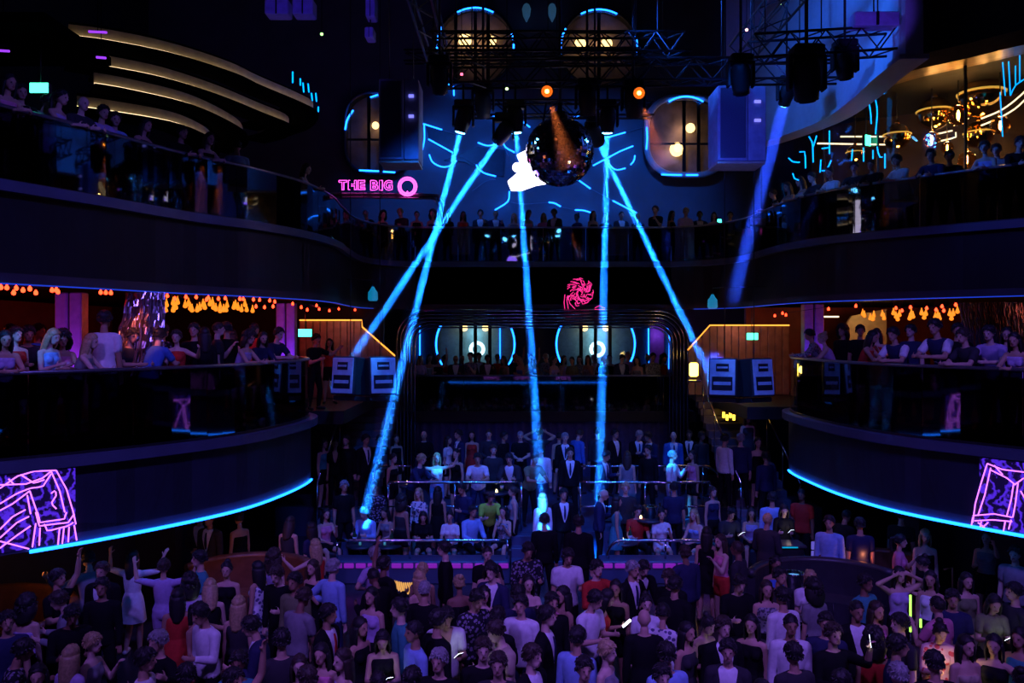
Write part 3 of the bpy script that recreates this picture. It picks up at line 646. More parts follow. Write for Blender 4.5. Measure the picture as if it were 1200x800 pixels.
def mover(loc, target, label, lens=None, scale=1.0, up=17.45):
    t = thing('moving_head_light', label, 'stage light', loc, 0, 'moving heads on the rig'); t.scale = (scale,)*3
    for k in ('base', 'yoke', 'head'):
        o = link(k, PM[k], t)
        if k == 'head': hd = o
    l = link('lens', PM['lens'], hd)
    if lens: l.material_slots[0].link = 'OBJECT'; l.material_slots[0].material = lens
    q = (Vector(target)-Vector(loc)).to_track_quat('-Z', 'Y'); hd.rotation_euler = q.to_euler()
    rod = link('drop_rod', MB().tube([(0, 0, .34), (0, 0, (up-loc[2])/scale)], .022, 6).mesh('drop_rod'), t); rod.data.materials.append(M_STEEL)
    return t
def hazemat(name, dens):
    m = bpy.data.materials.new(name); m.use_nodes = True; nt = m.node_tree; nt.nodes.clear()
    out = nt.nodes.new('ShaderNodeOutputMaterial'); v = nt.nodes.new('ShaderNodeVolumeScatter'); v.inputs['Color'].default_value = (1, 1, 1, 1)
    v.inputs['Density'].default_value = dens; v.inputs['Anisotropy'].default_value = 0.0
    nt.links.new(v.outputs[0], out.inputs['Volume']); return m
HAZE = hazemat('haze in a light beam', .14); HAZE2 = hazemat('thin haze', .06)
def beam(src, tgt, r0, r1, col, energy, label, spread, haze=None, over=.0):
    src, tgt = Vector(src), Vector(tgt); ax = (tgt-src).normalized(); s = src+ax*.30
    o = MB().tube([s.lerp(tgt, k/10) for k in range(11)], [r0+(r1-r0)*k/10 for k in range(11)], 14).obj('light_beam', haze or HAZE)
    tag(o, label, 'light beam', None, 'stuff')
    l = lamp('beam_lamp', 'AREA', s-ax*.015, col, energy, tgt); l.data.shape = 'DISK'; l.data.size = r0*1.9; l.data.spread = math.radians(spread)
    return o
BC = (0.008, .17, 1.0)
def shaft(a, b, lab, e, d0=15.6, rr=(.055, .125), sp=1.9, d1=17.4, haze=None, col=BC, hl='moving head throwing the '):
    src = W(a[0], a[1], d0); tgt = W(b[0], b[1], d1)
    mover(src, tgt, hl+lab, N_LENS, up=9.8 if d0 < 16 else 17.45); return beam(src, tgt, rr[0], rr[1], col, e, lab+' through the haze', sp, haze)
shaft((543, 140), (428, 600), 'long blue beam reaching down beside the arch', 56, d1=17.2)
shaft((590, 155), (402, 436), 'blue beam crossing towards the slatted wall by the exit sign', 50, d1=21.3)
shaft((604, 140), (636, 604), 'blue beam falling behind the white lantern onto the steps', 46, d1=16.9)
shaft((712, 140), (702, 590), 'upright blue beam beside the mirror ball', 56, d1=17.6)
shaft((697, 158), (832, 438), 'slanting blue beam towards the yellow lamp', 52, d0=16.7, d1=22.4)
shaft((922, 110), (858, 352), 'broad faint blue beam before the pale fascia', 32, d0=17, rr=(.13, .42), sp=3, d1=21, haze=HAZE2, col=(.02, .07, 1))
for (px, py, d, lab) in [(566, 122, 16.4, 'dark moving head hanging beside the green pilot light'), (688, 118, 15.2, 'dark moving head above the mirror ball'), (742, 120, 15.2, 'dark moving head below the orange lamp by the capsule window'), (945, 92, 13.6, 'big dark moving head before the pale curved fascia'), (990, 74, 14.2, 'small dark moving head hanging below the fascia truss'), (868, 92, 13.8, 'dark moving head above the hanging speaker by the pale fascia'), (515, 92, 14.6, 'dark moving head above the hanging speaker near the pink sign')]:
    mover(W(px, py, d), W(px+20, py+500, d+3), lab, scale=1.5 if px == 945 else 1.1)
# orange lamps
for px, py, tx in ((641, 107, 668), (749, 109, 778)):
    src = W(px, py, 14.9); tgt = W(tx, 196, 14.95)
    t = thing('par_can_light', 'glowing orange lamp above the mirror ball' if px < 700 else 'glowing orange lamp beside the capsule window', 'stage light', src+Vector((0, 0, .2)))
    q = (Vector((0, 0, EYE))-src).to_track_quat('-Z', 'Y').to_matrix()
    part(MB().lathe([(.03, .26), (.11, .22), (.125, .0), (.125, -.10), (.11, -.10), (.10, -.02)], 14, src, q), 'can', M_BLACK, t)
    part(MB().lathe([(.045, -.03), (.04, -.05), (.01, -.055)], 12, src, q), 'lens', N_LAMP, t)
    part(MB().lathe([(.105, -.03), (.105, -.045), (.05, -.05)], 14, src, q), 'reflector', mat('orange reflector', (.1, .02, .01), emit=(1, .15, .01), strength=1.2), t)
    part(MB().tube([src+Vector((0, .1, .1)), src+Vector((0, .42, .36))], .02, 6), 'bracket', M_STEEL, t)
    beam(src, tgt, .05, .30, (1, .2, .04), 2.2, 'faint orange beam falling over the mirror ball' if px < 700 else 'faint orange beam falling beside the capsule window', 26, hazemat('orange lit haze', .2))
# hanging speaker columns
def hung_speaker(px0, px1, py0, py1, d, label, dep=.75):
    x0, x1, z0, z1 = X(px0, d), X(px1, d), Z(py1, d), Z(py0, d); w, h, cx, cz = x1-x0, z1-z0, (x0+x1)/2, (z0+z1)/2
    t = thing('hanging_speaker', label, 'speaker', (cx, d+dep/2, z0)); m = mat('speaker paint', (.30, .32, .42), .5)
    part(MB().box((cx-w*.18, d+dep/2, cz), (w*.6, dep, h), bev=.015), 'cabinet', m, t); part(MB().box((cx+w*.31, d+dep/2, cz), (w*.36, dep*.96, h*.99), bev=.015), 'side_cabinet', m, t)
    part(MB().box((cx-w*.18, d-.008, cz), (w*.5, .02, h*.93), bev=.005), 'grille', mat('speaker grille', (.07, .08, .13), .6, bump=.3, scale=60), t)
    for k in (.2, .52): part(MB().box((cx+w*.31, d-.0, z1-h*(.06+k*.78)), (w*.12, .05, .05)), 'indicator', mat('violet indicator', (.1, .1, .2), emit=(.2, .2, 1), strength=1.4), t)
    part(MB().box((cx, d+dep/2, z0-.03), (w*.96, dep*.95, .04)), 'base_plate', mat('tan light tint', (.45, .38, .28), .6), t)  # warm light from below is put into the tan of this plate
    for s in (-1, 1): part(MB().tube([(cx+s*w*.3, d+dep/2, z1), (cx+s*w*.3, d+dep/2, 17.45)], .012, 5), 'hanging_cable', M_STEEL, t)
hung_speaker(443, 491, 92, 187, 15.0, 'tall dark speaker column hanging by the capsule window near the pink sign')
hung_speaker(840, 899, 100, 188, 15.0, 'tall blue-lit speaker column hanging before the pale fascia, underside tinted tan as if lit')
def hung_cluster(cx, cy, d, label, sgn):
    c = W(cx, cy, d); t = thing('speaker_cluster', label, 'speaker', c-Vector((0, 0, .42))); m = mat('cluster paint', (.42, .45, .52), .5)
    for s in (-1, 1):
        R_ = Euler((math.radians(-6), 0, math.radians(24*s)), 'XYZ').to_matrix(); q = c+Vector((s*.31, .10, 0))
        part(MB().box(q, (.58, .55, .80), R_, bev=.02), 'cabinet', M_BLACK, t)
        part(MB().box(q+R_ @ Vector((0, -.285, 0)), (.52, .03, .74), R_, bev=.01), 'front_panel', m, t)
        for zz, hh, ww in ((.20, .16, .26), (-.13, .28, .42)):
            part(MB().box(q+R_ @ Vector((0, -.305, zz)), (ww, .012, hh), R_, bev=.005), 'horn_slot', M_STEEL, t)
            part(MB().box(q+R_ @ Vector((0, -.315, zz)), (ww*.85, .012, hh*.25), R_, bev=.004), 'horn_fin', m, t)
        part(MB().box(q+Vector((0, .02, -.47)), (.56, .5, .10), R_, bev=.015), 'base_unit', M_STEEL, t)
        part(MB().tube([q+Vector((0, 0, .4)), Vector((q.x, q.y, 14.9))], .010, 5), 'hanging_cable', M_STEEL, t)
hung_cluster(427, 441, 17.0, 'hanging pair of blue-lit speaker cabinets beside the slatted wall with exit sign', 1)
hung_cluster(868, 443, 17.0, 'hanging pair of pale speaker cabinets beside the yellow wall lamp', -1)
lamp('cluster_spot', 'SPOT', (X(560, 15.4), 14.8, 9.4), (.02, .26, 1), 2400, W(424, 445, 17), .08, 6, .4)
lamp('cluster_spot', 'SPOT', (X(760, 15.4), 14.4, 9.4), (.08, .22, 1), 1100, W(866, 445, 17), .08, 6, .4)
# lit flight boxes on the rig
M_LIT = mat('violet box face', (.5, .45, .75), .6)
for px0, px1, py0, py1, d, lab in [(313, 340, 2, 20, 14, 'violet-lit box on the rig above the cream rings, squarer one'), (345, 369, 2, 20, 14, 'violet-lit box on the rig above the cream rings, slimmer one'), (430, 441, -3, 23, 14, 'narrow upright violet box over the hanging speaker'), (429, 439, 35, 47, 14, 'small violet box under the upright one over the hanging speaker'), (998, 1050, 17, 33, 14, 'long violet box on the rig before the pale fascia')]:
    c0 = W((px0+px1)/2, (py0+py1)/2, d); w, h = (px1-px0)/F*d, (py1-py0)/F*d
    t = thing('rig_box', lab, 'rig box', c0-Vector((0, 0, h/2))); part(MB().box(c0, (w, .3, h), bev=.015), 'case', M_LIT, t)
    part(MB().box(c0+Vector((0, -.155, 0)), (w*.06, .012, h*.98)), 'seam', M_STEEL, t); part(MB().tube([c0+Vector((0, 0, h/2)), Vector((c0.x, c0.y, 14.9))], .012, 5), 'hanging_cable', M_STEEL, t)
lamp('rig_lamp', 'SPOT', (X(380, 12), 10.5, 8.6), (.10, .05, 1), 130, W(370, 15, 14), .05, 45, .5)
lamp('rig_lamp', 'SPOT', (X(1000, 12), 11.5, 9.0), (.14, .06, 1), 130, W(1024, 25, 14), .05, 25, .5)
# pilot lights on the rig
for px, py, col, lab in [(594, 104, (.6, 1, .3), 'green'), (377, 40, (.3, 1, .2), 'faint green'), (541, 87, (1, .1, .2), 'red'), (914, 4, (.5, 1, .3), 'lime'), (875, 35, (1, .4, .4), 'rose')]:
    c0 = W(px, py, 14.9); t = thing('pilot_light', 'tiny %s pilot light glowing on the dark rig' % lab, 'pilot light', c0); part(MB().lathe([(.02, -.02), (.03, 0), (.02, .02)], 8, c0), 'lens', neon('pilot '+lab, col, 4), t); part(MB().tube([c0, (c0.x, c0.y, 17.45)], .006, 4), 'cable', M_VOID, t)
# small hanging fixtures either side of the arch
for px, py, d, lab in [(437, 345, 20.5, 'small cyan-lit hanging projector near the exit sign'), (835, 354, 20.5, 'small pale blue hanging projector above the slanting cove line')]:
    c0 = W(px, py, d); t = thing('hanging_projector', lab, 'projector', c0-Vector((0, 0, .18)))
    part(MB().lathe([(.10, -.16), (.13, -.12), (.12, .06), (.07, .12), (.03, .2)], 12, c0), 'housing', mat('glowing projector shell', (.4, .5, .6), emit=(0, .3, .6), strength=.5 if px < 600 else .12), t)  # blue light falling on the housing is put in as its own glow
    part(MB().tube([c0+Vector((0, 0, .2)), c0+Vector((0, 0, .36)), c0+Vector((-.95 if px < 600 else 1.45, 0, .40))], .015, 6), 'bracket', M_STEEL, t)

# ---------------------------------------------------------------- festoon lights under the upper balconies
def bulbs(label, pts, curve, side, m, kind, back=.25):
    cin = offset(curve, back*side); P = []
    for px, py in pts:
        d = hit(cin, px) or 22.0; p = W(px, py, d); p.z = min(p.z, 5.66); P.append(p)
    P0 = sorted(P, key=lambda q: q.x); t = thing('string_light', label, 'string light', (P0[0].x, P0[0].y, 5.69))
    wire = [Vector((P0[0].x-.2, P0[0].y, 5.86))]
    for q in P0: wire.append(q+Vector((0, 0, .05 if kind == 'red' else .09)))
    wire.append(Vector((P0[-1].x+.2, P0[-1].y, 5.86))); part(MB().tube(wire, .006, 4), 'wire', M_BLACK, t)
    for q in P0:
        if kind == 'red': prof = [(.006, .045), (.014, .035), (.030, .005), (.026, -.022), (.008, -.034)]
        else: prof = [(.008, .08), (.013, .05), (.025, .01), (.040, -.035), (.036, -.06), (.012, -.075)]
        part(MB().lathe(prof, 10, q), 'bulb', m, t)
        part(MB().tube([(q.x, q.y, q.z+.04), (q.x, q.y, 5.86)], .004, 4), 'cord', M_BLACK, t)
    return t
bulbs('red festoon bulbs over the red lounge wall beside the paired columns', [(1, 325), (8, 329), (19, 334), (27, 340), (35, 337.5), (16, 343), (42, 343), (66, 335), (61, 340), (68, 342)], L3L, 1, N_REDB, 'red')
bulbs('two red bulbs between the paired columns and the tinsel curtain', [(118, 339), (130, 340), (124, 337)], L3L, 1, N_REDB, 'red')
bulbs('red festoon bulbs strung above the hanging amber pear bulbs', [(196, 346.5), (205, 350), (218, 348), (230, 348), (244, 347), (242, 351), (256, 350), (264, 347), (281, 349.5), (285, 348.5), (297, 348.5), (304, 349.5), (322, 353.5), (320, 359), (300, 359), (310, 360), (316, 352)], L3L, 1, N_REDB, 'red')
bulbs('red festoon bulbs over the slatted wall with the exit sign', [(343, 356), (353, 360), (360, 363), (371, 358), (374, 362), (386, 364), (397, 359), (416, 362.5)], L3L, 1, N_REDB, 'red', .5)
bulbs('hanging amber pear bulbs over the tightly packed guests beside the tinsel curtain', [(193, 358), (195, 355), (194, 361), (203, 353), (206, 358), (203, 361), (208, 352), (217, 356), (221, 354), (223, 359), (225, 361), (231, 361), (234, 359), (238, 355), (240, 358), (246, 354), (249, 353), (250, 358), (253, 360), (258, 358), (258, 362), (262, 361), (266, 356), (265, 361), (274, 358), (276, 356), (279, 359), (283, 361), (287, 355), (289, 361), (296, 362)], L3L, 1, N_AMBB, 'amber', .35)
bulbs('sparse red festoon bulbs over the violet column and tan wall', [(908, 370), (917, 367), (921, 369), (971, 362), (1003, 358.5)], L3R, -1, N_REDB, 'red')
bulbs('red festoon bulbs above the amber pear bulb bunches by the red wall', [(1050, 361), (1057, 364), (1067, 360), (1086, 361), (1104, 359), (1106, 364), (1097, 363), (1120, 357)], L3R, -1, N_REDB, 'red')
bulbs('bunches of amber pear bulbs over the guests in striped polo shirts', [(1011, 366), (1013, 368), (1020, 371), (1024, 368), (1023, 372), (1034, 367), (1036, 371), (1047, 365), (1052, 372), (1050, 369), (1054, 367), (1066, 371), (1070, 369), (1068, 366), (1080, 365), (1083, 370), (1085, 366), (1096, 370), (1099, 368), (1095, 374), (1101, 371), (1113, 366), (1115, 371), (1117, 366), (1122, 363)], L3R, -1, N_AMBB, 'amber', .35)
lamp('festoon_glow', 'POINT', (-9.6, 13.2, 5.2), (1, .07, .03), 30, size=.12)
for px, d, e in ((250, 15, 16), (320, 17, 14), (380, 20, 10)):
    lamp('festoon_glow', 'POINT', (X(px, d)-.9, d+.7, 5.35), (1, .07, .03), e, size=.12)
for px, d, e in ((1060, 18, 14), (1110, 17, 18), (1010, 19.5, 10)):
    lamp('festoon_glow', 'POINT', (X(px, d)+.6, d+.8, 5.35), (1, .12, .04), e, size=.12)
# tan draped wall and lit counter line behind the right guests
t = thing('tan_wall_panel', 'tan lit wall panel with a slanted cut side behind the guests, near the pear bulbs', 'wall panel', W(1015, 420, 22.5))
part(MB().prism([(X(a, 22.5), Z(b, 22.5)) for a, b in [(985, 392), (998, 370), (1039, 362), (1039, 440), (985, 440)]], 22.5, 22.6), 'panel', M_CREAM, t)
part(MB().tube([W(964, 371, 22.4), W(983, 371, 22.4)], .02, 6), 'light_line', N_WARM, t)
lamp('panel_wash', 'POINT', W(1020, 372, 21.7), (1, .6, .2), 9, size=.1)
# tinsel curtains
def tinsel(px0t, px1t, px0b, px1b, pyt, pyb, d, label, n, m, seed):
    rs = random.Random(seed); mb = MB()
    for k in range(n):
        f = k/(n-1); a = px0t+(px1t-px0t)*f; b = px0b+(px1b-px0b)*f; dd = d+rs.uniform(-.12, .12)+.15*math.sin(f*9); pts = []; zt, zb = min(5.68, Z(pyt, d)), Z(pyb, d)
        for j in range(13):
            g = j/12; pts.append((X(a+(b-a)*g**1.5, dd)+rs.uniform(-.02, .02), dd+rs.uniform(-.03, .03), zt+(zb-zt)*g))
        mb.tube(pts, .012, 3)
    return tag(mb.obj('tinsel_curtain', m), label, 'curtain', None, 'stuff')
tinsel(148, 192, 122, 192, 336, 440, 13.2, 'shimmering tinsel curtain flaring down behind the man in a white T-shirt', 110, mat('copper tinsel', (.5, .35, .4), .25, .9), 5)
tinsel(1124, 1215, 1150, 1225, 354, 450, 16.4, 'dark blue tinsel drape at the end of the striped polo balcony', 120, mat('blue tinsel', (.12, .14, .3), .35, .8), 6)
lamp('curtain_spot', 'SPOT', (X(165, 12.8), 12.6, 5.5), (1, .2, .08), 30, W(165, 400, 13.2), .05, 60, .6)
# exit signs
def exit_sign(px, py, w, h, d, label, rz=0, up=5.86):
    c0 = W(px, py, d); t = thing('exit_sign', label, 'exit sign', c0-Vector((0, 0, h/2)), rz); R_ = Euler((0, 0, rz)).to_matrix()
    part(MB().box(c0, (w*1.08, .09, h*1.12), R_, bev=.01), 'case', M_STEEL, t); part(MB().box(c0+R_ @ Vector((0, -.05, 0)), (w, .015, h), R_), 'face', N_EXIT, t)
    part(MB().tube([c0+Vector((0, 0, h/2)), Vector((c0.x, c0.y, up))], .012, 5), 'hanging_rod', M_STEEL, t)
exit_sign(358, 390, .34, .19, 20.8, 'glowing green exit sign before the slatted wall')
exit_sign(881, 394, .30, .18, 22.1, 'glowing green exit sign above the hanging pale speakers')
exit_sign(48, 104, .28, .15, 12.6, 'glowing green exit sign at the upper balcony below the cream rings', 0, 9.6)
exit_sign(1015, 165, .17, .24, 18.6, 'small green exit sign among the blue neon sticks', .5, 10.4)
exit_sign(842, 259, .16, .10, 25.5, 'tiny green exit sign behind the upper rear balustrade', 0, 7.08)
struct(MB().box((X(48, 12.6)-1.2, 13.0, 9.7), (3.2, 2.0, .15)).obj('ceiling_upper_lounge', M_VOID))
# yellow wall lamp and amber lantern
t = thing('wall_lamp', 'blazing yellow wall lamp beside the arch', 'lamp', W(813, 440, 21.3))
part(MB().box(W(813, 433, 21.3), (.22, .12, .36), bev=.03), 'shade', mat('yellow lamp shade', (.2, .15, .05), emit=(1, .62, .08), strength=9), t)
part(MB().box(W(813, 446, 21.35), (.34, .2, .05), bev=.01), 'bracket', M_CHROME, t); part(MB().box(W(813, 424, 21.45), (.1, .25, .06)), 'mount', M_STEEL, t)
lamp('wall_lamp_light', 'POINT', W(813, 433, 20.9), (1, .6, .12), 9, size=.1)
t = thing('amber_lantern', 'small amber lantern glowing above the lit staircase', 'lantern', W(853, 490, 21.5))
for k in range(4): part(MB().box(W(848+k*4, 486+(k % 2)*3, 21.5), (.06, .08, .16), bev=.01), 'light_bar', mat('amber lantern', (.1, .05, 0), emit=(1, .5, .05), strength=3), t)
part(MB().box(W(854, 493, 21.55), (.5, .15, .04)), 'shelf', M_STEEL, t)

# ---------------------------------------------------------------- right upper lounge: glass wall, globes, light lines
GW = [(p.x+.45, p.y+.35) for p in smooth([(6.3, 21.6, 0), (7.3, 20.3, 0), (7.7, 18.6, 0), (8.2, 17.3, 0), (9.1, 16.3, 0), (9.9, 15.4, 0), (11.4, 14.4, 0), (13, 13.4, 0)], .25)]
t = thing('glass_wall', 'tall curved glass wall before the amber globe lamps', 'glass wall', (7.7, 18.6, 7.1)); k0 = 0
for k in range(7, len(GW)+6, 7):
    seg = GW[k0:min(k+1, len(GW))]
    if len(seg) > 1: part(MB().wall(seg, 7.12, 10.6, .02, -1), 'glass_pane', M_WIN, t); part(MB().box((seg[0][0], seg[0][1], 8.85), (.04, .05, 3.5)), 'mullion', M_STEEL, t)
    k0 = k
struct(MB().wall(offset(GW, .12), 10.55, 10.85, .6, -1).obj('trim_7', mat('bronze bulkhead', (.30, .20, .12), .3, .6)))
struct(MB().slab(GW+[(15, 13.4), (15, 21.6)], 10.8, 11.0).obj('ceiling_right_lounge', M_BLACK))
struct(MB().wall([(14.6, 13), (13.5, 17), (11.8, 20.5), (8.5, 23)], 7.1, 10.8, .15, -1).obj('wall_right_upper_lounge', mat('umber wall', (.055, .03, .028), .5, noise=.5, scale=1.5)))
M_GLOBE = glassmat('amber globe glass', (.95, .62, .3), 1.0); M_GOLD = mat('gold mirror', (.75, .42, .13), .12, 1.0)
def globe(px, py, rpx, d, kind, label):
    c0 = W(px, py, d); r = rpx/F*d; t = thing('globe_pendant', label, 'pendant lamp', c0-Vector((0, 0, r)), 0, 'amber globe pendants')
    part(MB().lathe([(r*math.sin(a*math.pi/14), -r*math.cos(a*math.pi/14)) for a in range(15)], 20, c0), 'globe', M_GLOBE if kind == 'clear' else M_GOLD, t)
    part(MB().lathe([(r*.22, r*.92), (r*.22, r*1.12), (r*.08, r*1.3)], 10, c0), 'cap', M_GOLD, t)
    part(MB().tube([c0+Vector((0, 0, r*1.2)), Vector((c0.x, c0.y, 10.8))], .012, 5), 'cord', M_BLACK, t)
    if kind == 'clear':
        part(MB().lathe([(.01, -r*.5), (r*.13, -r*.3), (r*.15, r*.2), (.01, r*.5)], 8, c0), 'filament', N_FIL, t)
        lamp('globe_and_fill_light', 'POINT', c0+Vector((0, 0, r*1.25)), (1, .5, .14), 14, size=.05)
    else:
        lamp('globe_and_fill_light', 'POINT', c0+Vector((0, -.1, -r*1.3)), (1, .5, .14), 7, size=.05)  # added fill lamp under the mirrored globe, brightens the lounge wall
        part(MB().tube([c0+Vector((r*1.02*math.cos(a*.35), r*1.02*math.sin(a*.35), r*.15)) for a in range(18)], r*.05, 5, closed=True), 'gold_band', mat('gold band light', (.3, .2, .05), emit=(1, .55, .08), strength=.7), t)
for a in [(1123, 135, 12, 18.6, 'clear', 'clear globe lamp with bright filament beside the big gold globe'), (1172, 147, 11, 18.0, 'clear', 'clear globe lamp with filament below the curved light lines'), (1092, 163, 9, 19.2, 'clear', 'small clear globe lamp glowing behind the seated guests'), (1110, 173, 7, 19.6, 'clear', 'tiny clear globe lamp low between other globes'), (1133, 187, 10, 18.4, 'clear', 'low clear globe lamp just over the balcony rail'),
          (1150, 113, 25, 18.9, 'gold', 'big gold mirrored globe with a beaded light band'), (1051, 160, 15, 19.6, 'gold', 'copper mirrored globe beside the small green exit sign'), (1002, 180, 10, 19.4, 'gold', 'small gold globe under the straight light lines'), (1095, 133, 19, 19.8, 'gold', 'dark gold globe behind the clear filament globe'), (1147, 158, 16, 19.4, 'gold', 'dark gold globe under the big gold globe')]:
    globe(*a)
strokes('light_line', 'straight warm light lines under the blue neon sticks', 'light strip', [[(958, 168), (1044, 169.5)], [(985, 160), (1036, 160)]], 20.0, .018, N_WARM)
strokes('light_line', 'short angled warm light lines between the globes', 'light strip', [[(1098, 157), (1116, 153)], [(1103, 165), (1120, 160.5), (1120, 155)]], 20.2, .018, N_WARM)
strokes('light_line', 'curved warm light lines sweeping up past the big gold globe', 'light strip', [[(1150, 139), (1175, 128), (1200, 108), (1225, 80)], [(1172, 138), (1190, 127), (1203, 115), (1225, 95)], [(1150, 147), (1165, 141)]], 18.3, .018, N_WARM)
N_STICK = neon('blue stick', (0, .26, 1), 3.0)
strokes('neon_stick_art', 'branching blue neon sticks on the glass near the pale fascia', 'neon light', [[(972, 153), (972, 180)], [(948, 160), (952, 168), (953, 190)], [(957, 159), (953, 172)], [(937, 178), (943, 178), (944, 197)], [(924, 185), (930, 190), (937, 190)], [(963, 174), (971, 173)], [(962, 187), (961, 202)], [(974, 188), (968, 200), (963, 200)], [(929, 203), (931, 209), (936, 211)]], 18.4, .014, N_STICK)
strokes('neon_stick_art', 'upright blue neon sticks around the small green exit sign', 'neon light', [[(1017, 113), (1020, 130), (1021, 145)], [(1025, 112), (1028, 130), (1026, 157)], [(1036, 95), (1036, 110)], [(1012, 173), (1012, 189)], [(1023, 176), (1023, 186)], [(1028, 172), (1030, 183), (1034, 184)], [(1037, 180), (1037, 197)], [(999, 175), (998, 188)]], 18.2, .014, N_STICK)
strokes('neon_stick_art', 'parallel blue neon sticks above the curved light lines', 'neon light', [[(1175, 73), (1178, 112)], [(1182, 72), (1184, 112)], [(1190, 77), (1190, 99)], [(1195, 65), (1195, 96)], [(1172, 108), (1175, 160)], [(1184, 112), (1190, 100), (1200, 93)]], 16.6, .012, N_STICK)
# three purple ceiling strips over the left upper balcony
for px0, px1, py, lab in [(104, 125, 37, 'short purple strip light above the cream rings, upper one'), (113, 124, 67, 'short purple strip light above the cream rings, lower one'), (-4, 11, 59, 'purple strip light above the upper balcony exit sign')]:
    t = thing('strip_light', lab, 'strip light', W(px0, py, 13)); part(MB().tube([W(px0, py, 13), W(px1, py+1, 13)], .02, 6), 'tube', neon('purple strip', (.35, .05, 1), 1.2), t); e_ = W((px0+px1)/2, py, 13); part(MB().tube([e_, (e_.x, e_.y, 17.45)], .006, 4), 'cable', M_VOID, t)

# ---------------------------------------------------------------- booths, tables and their glassware
M_LEATHER = mat('brown booth leather', (.13, .055, .03), .4, noise=.2, bump=.1)
M_LEATHER2 = mat('black booth leather', (.03, .03, .04), .4)
def booth(px, py, d, r, a0, a1, label, m):
    c0 = W(px, py, d); c0.z = 0; t = thing('booth_sofa', label, 'sofa', c0); n = 18
    ring = lambda q: [(c0.x+q*math.cos(math.radians(a0+(a1-a0)*k/n)), c0.y+q*math.sin(math.radians(a0+(a1-a0)*k/n))) for k in range(n+1)]
    part(MB().wall(ring(r-.5), 0, .42, .5, -1), 'seat', m, t); part(MB().wall(ring(r), 0, .95, .14, -1), 'backrest', m, t)
    part(MB().tube([(p[0], p[1], .97) for p in ring(r+.07)], .075, 8), 'top_roll', m, t)
    for k in range(0, n+1, 3): p = ring(r-.52)[k]; part(MB().tube([(p[0], p[1], .02), (p[0], p[1], .4)], .01, 5), 'seam', M_STEEL, t)
    return t
booth(-35, 700, 11.6, 1.25, -20, 110, 'curved brown leather booth sofa under the purple horse screen', M_LEATHER)
booth(285, 690, 13.6, 1.1, 40, 160, 'curved brown leather booth sofa lit orange below the neon line', M_LEATHER)
booth(975, 700, 13.2, 1.2, 20, 160, 'curved black leather booth sofa behind the man in a white shirt', M_LEATHER2)
booth(1040, 690, 14.0, 1.0, 30, 150, 'curved brown leather booth sofa beside the woman in pink', M_LEATHER)
lamp('booth_lamp', 'POINT', W(40, 665, 12.2), (1, .32, .05), 5, size=.05); lamp('booth_lamp', 'POINT', W(275, 640, 13.8), (1, .25, .05), 5, size=.05); lamp('booth_lamp', 'POINT', W(1012, 650, 14.3), (1, .25, .05), 4, size=.05)
def table(x, y, zf, label, items, r=.32, h=.62):
    t = thing('round_table', label, 'table', (x, y, zf))
    part(MB().lathe([(r, h-.04), (r, h), (.01, h)], 20, (x, y, zf)), 'table_top', M_LEATHER2, t); part(MB().tube([(x, y, zf), (x, y, zf+h-.04)], .035, 8), 'stem', M_CHROME, t); part(MB().lathe([(.2, 0), (.18, .03), (.04, .05)], 16, (x, y, zf)), 'base', M_CHROME, t)
    for (dx, dy, kind, lab) in items:
        p = (x+dx, y+dy, zf+h)
        if kind == 'bottle':
            b_ = thing('champagne_bottle', lab, 'bottle', p); part(MB().lathe([(.04, 0), (.043, .02), (.043, .17), (.018, .24), (.015, .30)], 12, p), 'body', mat('bottle glass', (.02, .08, .03), .1), b_)
            part(MB().lathe([(.019, .25), (.019, .315), (.006, .32)], 10, p), 'foil', M_GOLD, b_); part(MB().lathe([(.0445, .06), (.0445, .13)], 12, p), 'paper_label', M_PALE, b_)
        elif kind == 'bucket':
            b_ = thing('ice_bucket', lab, 'ice bucket', p); part(MB().lathe([(.11, 0), (.15, .24), (.165, .25), (.15, .255), (.13, .2)], 18, p), 'pail', M_CHROME, b_)
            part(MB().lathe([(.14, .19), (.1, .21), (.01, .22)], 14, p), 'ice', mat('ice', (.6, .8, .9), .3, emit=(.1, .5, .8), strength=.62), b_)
            part(MB().tube([(p[0]+.16*math.cos(a*.4), p[1]+.16*math.sin(a*.4), p[2]+.25) for a in range(16)], .012, 6, closed=True), 'rim', M_CHROME, b_)
        elif kind == 'candle':
            b_ = thing('candle_glass', lab, 'candle', p); part(MB().lathe([(.03, 0), (.04, .01), (.04, .09)], 12, p), 'glass', M_WIN, b_); part(MB().lathe([(.025, .01), (.02, .05), (.004, .08)], 8, p), 'flame', N_CANDLE, b_)
        else:
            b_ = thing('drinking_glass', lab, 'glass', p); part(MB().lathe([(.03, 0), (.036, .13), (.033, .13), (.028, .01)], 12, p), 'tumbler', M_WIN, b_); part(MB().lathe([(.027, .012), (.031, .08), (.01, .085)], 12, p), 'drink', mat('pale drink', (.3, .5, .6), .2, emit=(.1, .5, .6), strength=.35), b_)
    return t
table(X(762, 17.6), 17.6, 0, 'round bottle table below the spotlit man in white', [(0, 0, 'bucket', 'big round drum-like ice bucket lit blue below the spotlit man'), (-.22, -.1, 'candle', 'candle glass beside the big ice bucket'), (.22, .05, 'bottle', 'champagne bottle beside the big ice bucket')], r=.38, h=1.0)
table(X(423, 16.95), 16.95, 0, 'round table before the man in light blue', [(0, -.1, 'glass', 'cyan-lit tumbler on the table before the man in light blue'), (-.15, .1, 'bottle', 'bottle on the table before the man in light blue')], h=.6)
table(X(455, 16.95), 16.95, 0, 'round table behind the low rail with a slim bottle', [(-.06, -.1, 'glass', 'slim glass on the low rail table, the fuller lit one'), (.08, -.05, 'bottle', 'slim bottle beside the glass on the low rail table')], h=.6)
